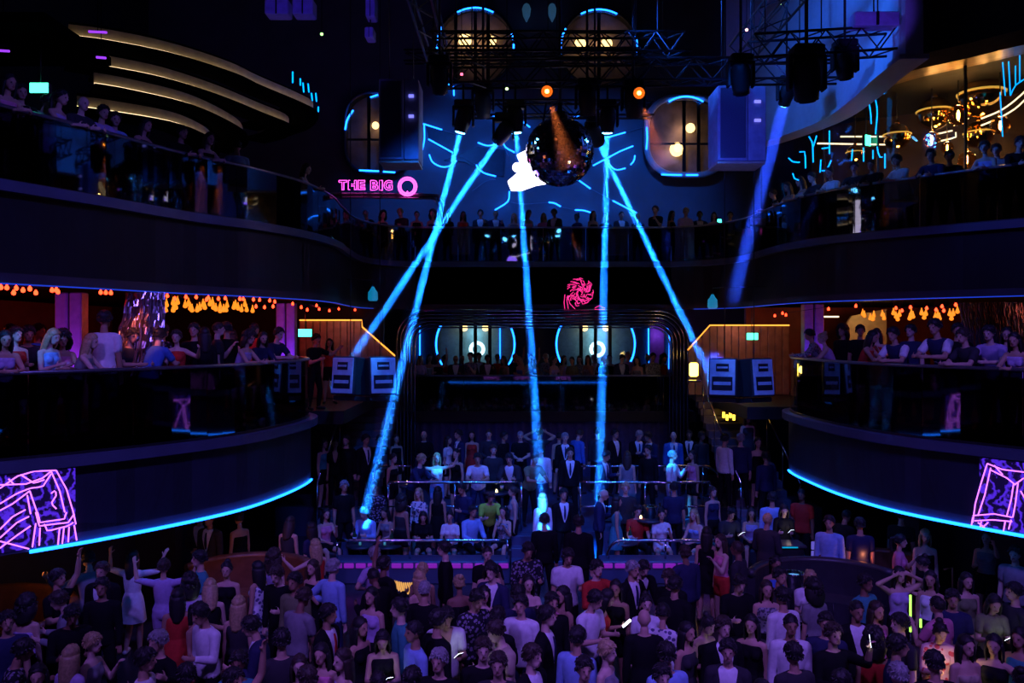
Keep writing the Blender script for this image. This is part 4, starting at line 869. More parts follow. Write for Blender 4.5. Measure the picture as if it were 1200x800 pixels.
table(X(582, 18.7), 18.7, .60, 'round table with the bright candle by the seated men in white', [(0, -.1, 'candle', 'bright tall candle beside the seated men in white'), (.12, .1, 'bottle', 'bottle on the candle table by the seated men in white')], h=.75)
table(X(477, 19.4), 19.4, .60, 'round table with a bright candle behind the spotlit dancing woman', [(0, 0, 'candle', 'bright candle behind the man in navy leaning over the rail')], h=.8)
table(X(730, 17.1), 17.1, 0, 'round table inside the looped rail', [(0, 0, 'candle', 'candle inside the looped rail'), (.15, 0, 'bottle', 'bottle inside the looped rail')], h=.62)
table(X(922, 13.2), 13.2, 0, 'bottle table lit violet beside the black booth', [(-.1, 0, 'bottle', 'bottle with violet shine beside the black booth'), (.08, -.1, 'bucket', 'ice bucket with violet shine beside the black booth'), (.2, .1, 'candle', 'candle beside the black booth')], h=.9)
table(X(868, 11.0), 10.6, 0, 'small table with two candles before the man with the lit face', [(-.08, 0, 'candle', 'candle before the man with the lit face'), (.09, -.05, 'glass', 'tumbler beside the candle before the man with the lit face')], h=.95)
# amber fan lamp on the terrace front and the lit menu cards
t = thing('ribbed_lamp', 'amber ribbed fan lamp glowing on the front of the terrace', 'lamp', W(473, 697, 14.6))
for k in range(11): part(MB().box(W(461+k*2.6, 686-abs(5-k)*.3+k*.6, 14.6), (.022, .05, .16+.01*k), Euler((0, -.25, 0)).to_matrix(), bev=.006), 'rib', mat('ribbed amber', (.2, .1, .03), emit=(1, .5, .12), strength=.8), t)
part(MB().box(W(473, 697, 14.62), (.5, .1, .06), bev=.01), 'base', M_STEEL, t); part(MB().box((W(473, 697, 14.62).x, 14.62, .14), (.06, .06, .28)), 'post', M_STEEL, t)

# ---------------------------------------------------------------- small lit things among the crowd
N_LIME = neon('lime glow', (.45, 1, .12), 1.6)
for px, py0, py1, dd, lab in [(1067, 697, 740, 11.0, 'tall lime glowing stick lamp beside the guest with hands on the head'), (1079, 725, 735, 10.9, 'short lime glowing stick lamp beside the taller one')]:
    x, z0, z1 = X(px, dd), Z(py1, dd), Z(py0, dd); t = thing('stick_lamp', lab, 'lamp', (x, dd, 0))
    part(MB().tube([(x, dd, z0), (x, dd, z1)], .016, 7), 'glow_tube', N_LIME, t); part(MB().tube([(x, dd, 0), (x, dd, z0)], .012, 6), 'stand', M_STEEL, t); part(MB().lathe([(.12, 0), (.10, .02), (.02, .03)], 12, (x, dd, 0)), 'base', M_STEEL, t)
t = thing('gold_rail', 'slim gold corner rail standing under the violet chair drawing', 'rail', (X(1116, 12.6), 12.6, 0))
part(MB().tube([(X(1116, 12.6), 12.6, 0), (X(1116, 12.6), 12.6, Z(665, 12.6)), (X(1106, 12.6), 12.6, Z(667, 12.6))], .014, 6), 'bar', mat('lit brass', (.6, .45, .2), .3, .9), t); part(MB().lathe([(.1, 0), (.08, .02), (.02, .03)], 12, (X(1116, 12.6), 12.6, 0)), 'base', M_STEEL, t)
t = thing('menu_screen', 'pair of stacked violet screens on a post beside the black booth', 'screen', (X(960, 14.9), 14.9, 0))
for py in (639, 650): part(MB().box(W(959, py, 14.9), (.26, .03, .15), bev=.008), 'panel', mat('violet menu screen', (.05, .05, .1), emit=(.2, .16, .9), strength=.55), t)
part(MB().tube([(X(959, 14.93), 14.93, 0), (X(959, 14.93), 14.93, Z(636, 14.93))], .02, 7), 'post', M_STEEL, t); part(MB().lathe([(.14, 0), (.12, .02), (.03, .03)], 12, (X(959, 14.93), 14.93, 0)), 'base', M_STEEL, t)
t = thing('bar_counter', 'small dark bar counter with cyan edges before the pale lit face', 'counter', (X(918, 15.5), 15.5, 0)); x0, x1, zt = X(899, 15.5), X(938, 15.5), Z(636, 15.5)
part(MB().box(((x0+x1)/2, 15.5, zt/2-.03), (x1-x0, .4, zt-.06), bev=.01), 'body', M_BLACK, t); part(MB().box(((x0+x1)/2, 15.5, zt-.02), (x1-x0+.08, .48, .05), bev=.01), 'top', M_LEATHER2, t)
for zz in (zt-.02, Z(661, 15.5)): part(MB().box(((x0+x1)/2-.04, 15.5-.25, zz), ((x1-x0)*.7, .012, .022)), 'edge_light', mat('cyan edge', (.02, .05, .06), emit=(0, .45, .8), strength=.8), t)
strokes('neon_stick_art', 'short upright cyan neon sticks at the tip of the outer cream ring', 'neon light', [[(343, 84), (343, 97)], [(352, 92), (352, 100)], [(355, 97), (356, 108)], [(361, 98), (362, 108)], [(365, 109), (366, 118)], [(370, 109), (371, 119)], [(373, 125), (373, 131)]], 19.0, .016, N_STICK)
strokes('neon_stick_art', 'tiny cyan neon dashes below the inner cream rings', 'neon light', [[(222, 163), (224, 167)], [(228, 165), (229, 169)], [(233, 166), (236, 169)], [(263, 152), (264, 158)], [(268, 154), (270, 159)]], 18.6, .014, N_STICK)

# ---------------------------------------------------------------- people: bodies
def V(*a): return Vector(a)
ARM = {'down': ((.12, .02, -1), (.06, -.14, -1)), 'front': ((.16, -.18, -1), (-.22, -.9, .30)), 'clasp': ((.20, -.08, -1), (-.72, -.55, -.30)), 'up': ((.45, -.25, .85), (-.05, -.15, 1)),
       'film': ((.22, -.85, .05), (-.15, -.45, .9)), 'head': ((.85, -.20, .55), (-.80, -.15, .42)), 'out': ((.80, -.35, -.35), (.25, -.75, .55)), 'hip': ((.72, .25, -.70), (-.75, -.45, -.32)),
       'drink': ((.20, -.45, -.85), (-.30, -.55, .80)), 'rail': ((.22, -.62, -.75), (-.45, -.9, .02)), 'wave': ((.55, -.30, .70), (.25, -.20, .95)), 'side': ((.75, -.1, .15), (.25, -.35, .9)), 'lap': ((.18, -.35, -.95), (-.30, -.92, -.12))}
POSES = {'stand': ('down', 'down', 0, 0), 'phone': ('front', 'front', 4, 18), 'phone1': ('front', 'down', 3, 16), 'clasp': ('clasp', 'clasp', 1, 4), 'armup': ('up', 'front', 2, -4), 'film': ('film', 'front', 0, -2),
         'armsup': ('up', 'up', 0, -6), 'handshead': ('head', 'head', 0, 0), 'dance': ('out', 'front', 4, 2), 'sidearms': ('side', 'side', -2, 0), 'hip': ('hip', 'down', 0, 3), 'drink': ('drink', 'down', 1, 0), 'rail': ('rail', 'rail', 24, 4),
         'railphone': ('front', 'rail', 20, 12), 'sit': ('lap', 'lap', 9, 5), 'sitphone': ('front', 'front', 12, 16), 'sitdrink': ('drink', 'lap', 6, 0), 'bend': ('lap', 'front', 34, 14)}
def round_cone(mb, a, b, ra, rb, n=10, flat=None, flatk=1.0):
    a, b = Vector(a), Vector(b); t = (b-a); L = t.length; t = t.normalized()
    ref = flat if flat is not None else (V(0, 0, 1) if abs(t.z) < .9 else V(1, 0, 0))
    u = (ref-t*ref.dot(t)).normalized(); w = t.cross(u); P = []; Q = []; rings = []
    for k in range(4): A = math.pi/2*(1-k/3.0); rings.append((-math.sin(A)*ra, math.cos(A)*ra))
    for k in range(4): A = math.pi/2*(k/3.0); rings.append((L+math.sin(A)*rb, math.cos(A)*rb))
    for s, r in rings:
        r = max(r, 1e-4)
        for k in range(n): B = 2*math.pi*k/n; P.append(a+t*s+u*math.cos(B)*r*flatk+w*math.sin(B)*r)
    for i in range(len(rings)-1):
        for k in range(n): l = (k+1) % n; Q.append((i*n+k, i*n+l, i*n+n+l, i*n+n+k))
    Q.append(tuple(range(n-1, -1, -1))); Q.append(tuple((len(rings)-1)*n+k for k in range(n))); mb.add(P, Q)
def ellipsoid(mb, c, M, r, n=14, m=9):
    P = []; Q = []; c = Vector(c)
    for i in range(m+1):
        a = math.pi*i/m
        for k in range(n): b = 2*math.pi*k/n; P.append(c+M @ V(r[0]*max(1e-4, math.sin(a))*math.cos(b), r[1]*max(1e-4, math.sin(a))*math.sin(b), r[2]*math.cos(a)))
    for i in range(m):
        for k in range(n): l = (k+1) % n; Q.append((i*n+k, i*n+n+k, i*n+n+l, i*n+l))
    Q.append(tuple(range(n))); Q.append(tuple(m*n+k for k in range(n-1, -1, -1))); mb.add(P, Q)
BODY = {}
def body(pose, sex):
    key = (pose, sex)
    if key in BODY: return BODY[key]
    aR, aL, lean, nod = POSES[pose]; fem = sex == 'f'; sit = pose.startswith('sit'); mb = MB(); prims = []
    def cone(reg, a, b, ra, rb, **k): round_cone(mb, a, b, ra, rb, **k); prims.append((reg, Vector(a), Vector(b), (ra+rb)/2))
    hz = .50 if sit else .90; hip = V(0, .16 if sit else .0, hz); L = math.radians(lean); up = V(0, -math.sin(L), math.cos(L)); fw = V(0, -math.cos(L), -math.sin(L)); sx = V(1, 0, 0)
    if pose in ('rail', 'railphone', 'bend'): hip = V(0, .12, hz-.02)
    prof = [(-.09, .095, .085), (-.03, .150, .112), (.05, .160 if not fem else .165, .115), (.16, .138 if not fem else .118, .095 if not fem else .085), (.29, .158 if not fem else .138, .112 if not fem else .10), (.40, .172 if not fem else .146, .112 if not fem else .10), (.48, .150 if not fem else .128, .088 if not fem else .08), (.535, .06, .058)]
    P = []; Q = []; n = 18
    for s, rx, ry in prof:
        for k in range(n): b = 2*math.pi*k/n; P.append(hip+up*s+sx*rx*math.cos(b)+fw*(-ry*math.sin(b)))
    for i in range(len(prof)-1):
        for k in range(n): l = (k+1) % n; Q.append((i*n+k, i*n+l, i*n+n+l, i*n+n+k))
    Q.append(tuple(range(n-1, -1, -1))); Q.append(tuple((len(prof)-1)*n+k for k in range(n))); mb.add(P, Q)
    for x in (-.06, .06):
        prims += [('torso', hip+up*.12+sx*x, hip+up*.46+sx*x, .10), ('pelvis', hip+up*-.06+sx*x, hip+up*.05+sx*x, .11)]
    if fem:
        for x in (-.062, .062): ellipsoid(mb, hip+up*.355+fw*.075+sx*x, Matrix.Identity(3), (.062, .055, .06), 10, 7)
    nb = hip+up*.52
    N = math.radians(lean*.25+nod); hu = V(0, -math.sin(N), math.cos(N)); hf = V(0, -math.cos(N), -math.sin(N))
    cone('neck', nb-up*.03, nb+hu*.09, .056 if not fem else .046, .052 if not fem else .044)
    hc = nb+hu*.205+hf*.02; HM = Matrix((sx, -hf, hu)).transposed()
    ellipsoid(mb, hc+hu*.015, HM, (.076, .096, .105)); prims.append(('head', hc-hu*.05, hc+hu*.05, .09))
    ellipsoid(mb, hc+hf*.045-hu*.062, HM, (.052, .050, .048), 10, 7)                       # jaw
    round_cone(mb, hc+hf*.092+hu*.018, hc+hf*.108-hu*.020, .010, .015, 8)                   # nose
    round_cone(mb, hc+hf*.080+hu*.034-sx*.042, hc+hf*.080+hu*.034+sx*.042, .012, .012, 8)   # brow
    round_cone(mb, hc+hf*.086-hu*.052-sx*.018, hc+hf*.086-hu*.052+sx*.018, .010, .010, 8)   # mouth
    for s in (-1, 1): ellipsoid(mb, hc+sx*s*.078-hu*.005, HM, (.010, .020, .032), 8, 6)     # ears
    sw = .178 if not fem else .150; hands = []
    for s, nm in ((1, aR), (-1, aL)):
        u_, f_ = (V(*q).normalized() for q in ARM[nm]); u_ = V(u_.x*s, u_.y, u_.z); f_ = V(f_.x*s, f_.y, f_.z)
        if pose in ('rail', 'railphone', 'bend'): pass
        k = 1 if not fem else .88; sh = nb-up*.055+sx*s*sw; el = sh+u_*.285; wr = el+f_*.245
        round_cone(mb, nb-up*.02+sx*s*.03, sh, .055*k, .056*k)
        cone('arm1', sh, sh.lerp(el, .62), .056*k, .047*k); cone('arm2', sh.lerp(el, .62), el, .046*k, .040*k)
        cone('fore', el, el.lerp(wr, .4), .041*k, .040*k); cone('fore', el.lerp(wr, .4), wr, .040*k, .027*k)
        # hand: palm, four fingers, thumb
        side = V(0, 0, 1) if abs(f_.z) < .7 else V(-s, 0, 0); side = (side-f_*side.dot(f_)).normalized(); nrm = f_.cross(side)
        if nrm.dot(V(-s, 0, -.3)) < 0: nrm = -nrm
        pc = wr+f_*.055; cone('hand', wr+f_*.015, wr+f_*.085, .034*k, .036*k, flat=nrm, flatk=.45)
        for j, (o, l) in enumerate(((.027, .068), (.009, .078), (-.009, .072), (-.026, .055))):
            b0 = wr+f_*.085+side*o; m0 = b0+(f_*.9+nrm*.35).normalized()*l*.55; e0 = m0+(f_*.6+nrm*.8).normalized()*l*.5
            cone('hand', b0, m0, .0098, .0095, n=7); cone('hand', m0, e0, .0092, .0080, n=7)
        b0 = wr+f_*.03+side*.03; m0 = b0+(f_*.6+side*.75+nrm*.25).normalized()*.042; cone('hand', b0, m0, .0125, .0105, n=7); cone('hand', m0, m0+(f_*.85+side*.2+nrm*.3).normalized()*.032, .0102, .0088, n=7)
        hands.append((wr+f_*.10+nrm*.02, f_.copy(), nrm.copy()))
    for s in (-1, 1):
        hj = hip+sx*s*.085-V(0, 0, .03)
        if sit: kn = hj+V(s*.06, -.42, -.02); an = kn+V(0, -.02, -.385)
        else:
            st = .05 if not fem else .03; kn = hj+V(s*st*.7, -.025+(-.05 if (s > 0 and pose in ('dance', 'hip', 'sidearms')) else 0), -.40); an = V(hip.x+s*(.085+st*1.4), hj.y+.01-(hip.y if not sit else 0)*.3, .085)
        cone('thigh1', hj, hj.lerp(kn, .5), .088, .072); cone('thigh2', hj.lerp(kn, .5), kn, .071, .053)
        cone('shin', kn, kn.lerp(an, .35), .052, .054); cone('shin', kn.lerp(an, .35), an, .053, .034)
        toe = V(s*.045, -.15, 0); cone('foot', V(an.x, an.y+.03, .042), V(an.x+toe.x, an.y+toe.y, .036), .040, .036)
        cone('foot', an, V(an.x, an.y+.01, .045), .036, .042)
    me = mb.mesh('person'); o = bpy.data.objects.new('tmp', me); COL.objects.link(o)
    m = o.modifiers.new('r', 'REMESH'); m.mode = 'VOXEL'; m.voxel_size = .0125; m.use_smooth_shade = True
    m = o.modifiers.new('s', 'SMOOTH'); m.factor = .5; m.iterations = 2
    m = o.modifiers.new('d', 'DECIMATE'); m.ratio = .26
    bpy.context.view_layer.update(); dg = bpy.context.evaluated_depsgraph_get()
    bm_ = bpy.data.meshes.new_from_object(o.evaluated_get(dg)); bm_.name = 'person'; bpy.data.objects.remove(o)
    nf = len(bm_.polygons); C = np.empty(nf*3); bm_.polygons.foreach_get('center', C); C = C.reshape(-1, 3)
    D = []
    for reg, a, b, r in prims:
        a_, b_ = np.array(a), np.array(b); ab = b_-a_; tt = np.clip(((C-a_) @ ab)/max(1e-9, ab @ ab), 0, 1); D.append(np.linalg.norm(C-a_-tt[:, None]*ab, axis=1)-r)
    reg = np.array([p[0] for p in prims])[np.argmin(np.array(D), 0)]
    eye = np.zeros(nf, bool)
    for s in (-1, 1): eye |= np.linalg.norm(C-np.array(hc+hf*.086+hu*.010+sx*s*.031), axis=1) < .0105
    mi = np.zeros(nf, int); mi[(reg == 'head') & eye] = 1; mi[reg == 'foot'] = 2
    lip = np.linalg.norm((C-np.array(hc+hf*.094-hu*.052))/np.array([1.6, 1, .8]), axis=1) < .016; mi[(reg == 'head') & lip] = 3
    for _ in range(4): bm_.materials.append(M_BLACK)
    bm_.polygons.foreach_set('material_index', mi.tolist()); bm_.polygons.foreach_set('use_smooth', [True]*nf); bm_.update()
    # positions along the spine, for necklines and jacket fronts
    S = (C-np.array(hip)) @ np.array(up); FX = C[:, 0]; FF = (C-np.array(hip)) @ np.array(fw)
    BODY[key] = dict(me=bm_, reg=reg, S=S, X=FX, F=FF, hip=hip, up=up, fw=fw, hc=hc, HM=HM, hands=hands, C=C, top=(hc+hu*.125).z, sit=sit, cl={})
    return BODY[key]
def shell(b, mask, off, name, hem=None):
    me = b['me']; bm = bmesh.new(); bm.from_mesh(me); bm.faces.ensure_lookup_table()
    bmesh.ops.delete(bm, geom=[f for f in bm.faces if not mask[f.index]], context='FACES'); bm.normal_update()
    nr = {v: v.normal.copy() for v in bm.verts}
    for v in bm.verts: v.co += nr[v]*off
    bmesh.ops.smooth_vert(bm, verts=[v for v in bm.verts if not v.is_boundary], factor=.5, use_axis_x=True, use_axis_y=True, use_axis_z=True)
    be = [e for e in bm.edges if e.is_boundary]
    nbr = {}
    for e in be:
        a_, b_ = e.verts; nbr.setdefault(a_, []).append(b_); nbr.setdefault(b_, []).append(a_)
    for _ in range(9):
        new = {v: v.co*.4+(q[0].co+q[1].co)*.3 for v, q in nbr.items() if len(q) == 2}
        for v, c_ in new.items(): v.co = c_
    if be:
        g = bmesh.ops.extrude_edge_only(bm, edges=be)
        for v in [v for v in g['geom'] if isinstance(v, bmesh.types.BMVert)]:
            lf = [f.normal for f in v.link_faces]; v.co -= sum(lf, V(0, 0, 0)).normalized()*0
            nb_ = [e.other_vert(v) for e in v.link_edges if e.other_vert(v) in nr]
            if nb_: v.co -= nr[nb_[0]]*(off+.006)
    out = bpy.data.meshes.new(name); bm.to_mesh(out); bm.free(); out.materials.clear(); out.materials.append(M_BLACK)
    out.polygons.foreach_set('use_smooth', [True]*len(out.polygons)); out.polygons.foreach_set('material_index', [0]*len(out.polygons)); return out
def isin(reg, *n): return np.isin(reg, n)
def garment(pose, sex, kind):
    b = body(pose, sex)
    if kind in b['cl']: return b['cl'][kind]
    r, S, x, f = b['reg'], b['S'], b['X'], b['F']; low = isin(r, 'pelvis') & (S > -.06)
    if kind == 'tshirt': m = (isin(r, 'torso', 'arm1') & (S < .535)) | low; o = .015
    elif kind == 'longshirt': m = (isin(r, 'torso', 'arm1', 'arm2', 'fore') & (S < .535)) | low; o = .014
    elif kind == 'openshirt': m = ((isin(r, 'torso', 'arm1') & (S < .535)) | low) & ~((f > .03) & (np.abs(x) < .01+.055*np.clip((S-.22)/.25, 0, 1.4)) & (S > .2)); o = .016
    elif kind == 'tank': m = (isin(r, 'torso') & (S < .47)) | low; o = .010
    elif kind == 'strapless': m = (isin(r, 'torso') & (S < .40)) | low; o = .009
    elif kind == 'jacket': m = ((isin(r, 'torso', 'arm1', 'arm2', 'fore') & (S < .55)) | low) & ~((f > .02) & (np.abs(x) < .012+.085*np.clip((S-.12)/.36, 0, 1.2)) & (S > .10)); o = .024
    elif kind == 'shirtfront': m = isin(r, 'torso') & (S < .545) & (f > -.02); o = .012
    elif kind == 'trousers': m = isin(r, 'pelvis', 'thigh1', 'thigh2', 'shin'); o = .011
    elif kind == 'shorts': m = isin(r, 'pelvis', 'thigh1', 'thigh2'); o = .013
    elif kind == 'miniskirt': m = isin(r, 'pelvis', 'thigh1'); o = .016
    elif kind == 'stripes': m = isin(r, 'arm1') | (isin(r, 'torso') & (S > .17) & (S < .21)); o = .0195
    if kind in ('skirt',):
        hip, up = b['hip'], b['up']; mb = MB(); P = []; Q = []; n = 28; rows = [(.17, .128, .10), (.08, .165, .13), (-.03, .185, .15), (-.18, .20, .165), (-.33, .215, .175)]
        for s, rx, ry in rows:
            for k in range(n): A = 2*math.pi*k/n; w = 1+.05*math.sin(A*7)*max(0, -s*3); P.append(hip+up*(s if s > 0 else 0)+V(0, 0, min(0, s))+V(rx*w*math.cos(A), ry*w*math.sin(A), 0))
        for i in range(len(rows)-1):
            for k in range(n): l = (k+1) % n; Q.append((i*n+k, i*n+n+k, i*n+n+l, i*n+l))
        mb.add(P, Q, True); me = mb.mesh('skirt'); me.materials.append(M_BLACK)
    elif kind == 'tie':
        mb = MB(); hip, up, fw = b['hip'], b['up'], b['fw']; sel = isin(r, 'torso') & (np.abs(x) < .03)
        pr = []
        for s in (.50, .47, .40, .30, .20):
            q = sel & (np.abs(S-s) < .03) & (f > 0); ff = f[q].max() if q.any() else .1; pr.append((s, ff+.022))
        P = []
        for (s, ff), w in zip(pr, (.012, .016, .020, .026, .012)): P += [hip+up*s+fw*ff+V(-w, 0, 0), hip+up*s+fw*ff+V(w, 0, 0), hip+up*s+fw*(ff-.012)+V(w, 0, 0), hip+up*s+fw*(ff-.012)+V(-w, 0, 0)]
        Q = [(i*4+k, i*4+(k+1) % 4, i*4+4+(k+1) % 4, i*4+4+k) for i in range(4) for k in range(4)]+[(3, 2, 1, 0), (16, 17, 18, 19)]
        mb.add(P, Q); me = mb.mesh('tie'); me.materials.append(M_BLACK)
    else: me = shell(b, m, o, kind)
    b['cl'][kind] = me; return me
# hair, built on an upright head centred at the origin, face towards -y
HAIR = {}
def hair(kind):
    if kind in HAIR: return HAIR[kind]
    mb = MB(); rs = random.Random(len(HAIR)+2); P = []; Q = []; n, rows = 30, 11
    cut = {'short': (.60, .34), 'long': (.60, .30), 'bun': (.60, .32), 'curly': (.64, .32), 'buzz': (.60, .36), 'tied': (.60, .32)}[kind]
    th = {'short': .020, 'long': .018, 'bun': .012, 'curly': .05, 'buzz': .006, 'tied': .014}[kind]
    for i in range(rows+1):
        for k in range(n):
            A = 2*math.pi*k/n; fr = max(0, -math.sin(A)); maxpol = math.pi*(cut[0]*(1-fr)+cut[1]*fr) if fr > .35 else math.pi*cut[0]*(1-fr*.35)
            pol = maxpol*i/rows; j = 1+rs.uniform(-.06, .06)*(1 if kind != 'curly' else 2.5)*(i > 0)*(.4 if i == rows else 1)
            ridge = .004*math.sin(A*9+i) if kind in ('short', 'long') else 0
            th_ = th*(1 if i < rows*.7 else .45); rx, ry, rz = .079+th_, .100+th_, .108+th*1.2
            P.append((rx*j*math.sin(pol)*math.cos(A)+ridge, ry*j*math.sin(pol)*math.sin(A)+.004, .015+rz*math.cos(pol)*j))
    for i in range(rows):
        for k in range(n): l = (k+1) % n; Q.append((i*n+k, i*n+n+k, i*n+n+l, i*n+l))
    mb.add(P, Q, True)
    if kind in ('long', 'curly'):
        P = []; Q = []; n2, r2, ln = 17, 9, .36 if kind == 'long' else .24
        for side in (0, 1):
            for i in range(r2+1):
                g = i/r2
                for k in range(n2):
                    A = math.radians(-28+236*k/(n2-1)); w = (.100+.020*math.sin(g*3) if kind == 'long' else .135+.03*math.sin(g*3))-side*.028; wy = (.112+.012*math.sin(g*3.1))-side*.028
                    P.append((w*math.cos(A)*(1-.12*g)+rs.uniform(-.004, .004), wy*math.sin(A)*(1-.15*g)+.012+.03*g+.006*math.sin(k*2.3), .03-ln*g*(.8+.2*max(0, math.sin(A)))+rs.uniform(-.006, .006)))
        w_ = n2*(r2+1)
        for i in range(r2):
            for k in range(n2-1): a = i*n2+k; Q += [(a, a+n2, a+n2+1, a+1), (w_+a, w_+a+1, w_+a+n2+1, w_+a+n2)]
        for k in range(n2-1): a = r2*n2+k; Q += [(a, w_+a, w_+a+1, a+1), (k, k+1, w_+k+1, w_+k)]
        for i in range(r2): Q += [(i*n2, w_+i*n2, w_+i*n2+n2, i*n2+n2), (i*n2+n2-1, i*n2+2*n2-1, w_+i*n2+2*n2-1, w_+i*n2+n2-1)]
        mb.add(P, Q, True)
    if kind in ('short', 'curly', 'bun', 'tied', 'buzz'):                  # loose clumps break up the outline
        nt_, ln_ = {'short': (90, .032), 'curly': (110, .045), 'bun': (50, .03), 'tied': (50, .03), 'buzz': (60, .012)}[kind]
        for _ in range(nt_):
            A = rs.uniform(0, 6.283); fr = max(0, -math.sin(A)); mp = math.pi*(cut[0]*(1-fr)+cut[1]*fr) if fr > .35 else math.pi*cut[0]*(1-fr*.35)
            pol = mp*math.sqrt(rs.random())*.97; sn = V(math.sin(pol)*math.cos(A), math.sin(pol)*math.sin(A), math.cos(pol)); base = V((.079+th*.8)*sn.x, (.100+th*.8)*sn.y+.004, .015+(.108+th)*sn.z)
            tg = V(sn.x*.6+rs.uniform(-.5, .5), sn.y*.6+rs.uniform(-.5, .3), -.7+rs.uniform(-.3, .5)); tg = (tg-sn*tg.dot(sn)).normalized()
            k_ = 1 if kind == 'curly' else .55; mb.tube([base-sn*.006, base+sn*.010*k_+tg*ln_*.5, base+sn*.003+tg*ln_], [.011*(.4+.6*k_), .010*(.4+.6*k_), .002], 4)
    if kind == 'bun': ellipsoid(mb, (0, .075, .12), Matrix.Identity(3), (.048, .048, .045), 12, 8)
    if kind == 'tied':
        mb.tube(smooth([(0, .10, .05), (0, .15, .03), (0, .16, -.08), (0, .14, -.22)], .04), .03, 10)
    me = mb.mesh('hair'); me.materials.append(M_BLACK); HAIR[kind] = me; return me
SKINS = [mat('skin %d' % i, c, .6, noise=.06, scale=14, spec=.3) for i, c in enumerate([(.55, .34, .25), (.48, .28, .19), (.62, .42, .33), (.36, .20, .13), (.24, .12, .08)])]
HAIRC = {'black': mat('black hair', (.010, .009, .010), .6, noise=.4, scale=30), 'brown': mat('brown hair', (.035, .022, .016), .6, noise=.4, scale=30), 'blond': mat('blond hair', (.42, .30, .15), .45, noise=.3, scale=30), 'grey': mat('grey hair', (.25, .25, .26), .5, noise=.3, scale=30)}
COLS = {'white': (.72, .72, .74), 'black': (.008, .008, .010), 'navy': (.025, .03, .08), 'light blue': (.25, .42, .72), 'blue': (.06, .16, .5), 'grey': (.22, .22, .24), 'lilac': (.45, .34, .58), 'red': (.50, .04, .03), 'pink': (.65, .22, .35), 'olive': (.17, .18, .09), 'dark grey': (.035, .035, .042), 'lime': (.35, .75, .08), 'beige': (.45, .36, .26), 'teal': (.05, .25, .28)}
def cloth(c):
    return mat('cloth '+c, COLS[c], .85, noise=.10, scale=18, bump=.05, spec=.12)
def patterned(name, c1, c2, scale):
    if name in MATS: return MATS[name]
    m = mat(name, c1, .85, spec=.12); nt = m.node_tree; b = nt.nodes['Principled BSDF']; v = nt.nodes.new('ShaderNodeTexVoronoi'); v.inputs['Scale'].default_value = scale
    tc = nt.nodes.new('ShaderNodeTexCoord'); rp = nt.nodes.new('ShaderNodeValToRGB'); rp.color_ramp.interpolation = 'CONSTANT'; rp.color_ramp.elements[0].color = (*c2, 1); rp.color_ramp.elements[1].color = (*c1, 1); rp.color_ramp.elements[1].position = .42
    nt.links.new(tc.outputs['Object'], v.inputs['Vector']); nt.links.new(v.outputs['Distance'], rp.inputs['Fac']); nt.links.new(rp.outputs['Color'], b.inputs['Base Color']); return m
PAT = {'floral white': ('floral white cloth', (.7, .7, .72), (.12, .10, .2), 16), 'floral pink': ('floral pink cloth', (.75, .45, .42), (.6, .08, .1), 14), 'dark patterned': ('dark patterned cloth', (.02, .02, .03), (.25, .22, .3), 22), 'dotted grey': ('dotted grey cloth', (.3, .3, .34), (.08, .08, .1), 24)}
def clothmat(c): return patterned(*PAT[c]) if c in PAT else cloth(c)
M_EYE = mat('dark eye', (.045, .03, .024), .4); M_LIP = mat('lip', (.32, .10, .09), .5)
SHOES = [mat('black shoe', (.015, .015, .017), .4), mat('white shoe', (.6, .6, .6), .5)]
def setmat(o, m, i=0): o.material_slots[i].link = 'OBJECT'; o.material_slots[i].material = m
PEOPLE = []
POSEW = {'stand': 'standing', 'phone': 'hands forward', 'phone1': 'hand forward', 'clasp': 'hands clasped', 'armup': 'one arm raised', 'film': 'arm up filming', 'armsup': 'both arms raised', 'handshead': 'hands on head', 'dance': 'dancing', 'sidearms': 'arms bent up', 'hip': 'hand on hip', 'drink': 'hand at chin', 'rail': 'leaning', 'railphone': 'leaning, hand out', 'sit': 'seated', 'sitphone': 'seated, hands forward', 'sitdrink': 'seated, hand raised', 'bend': 'bending forward'}
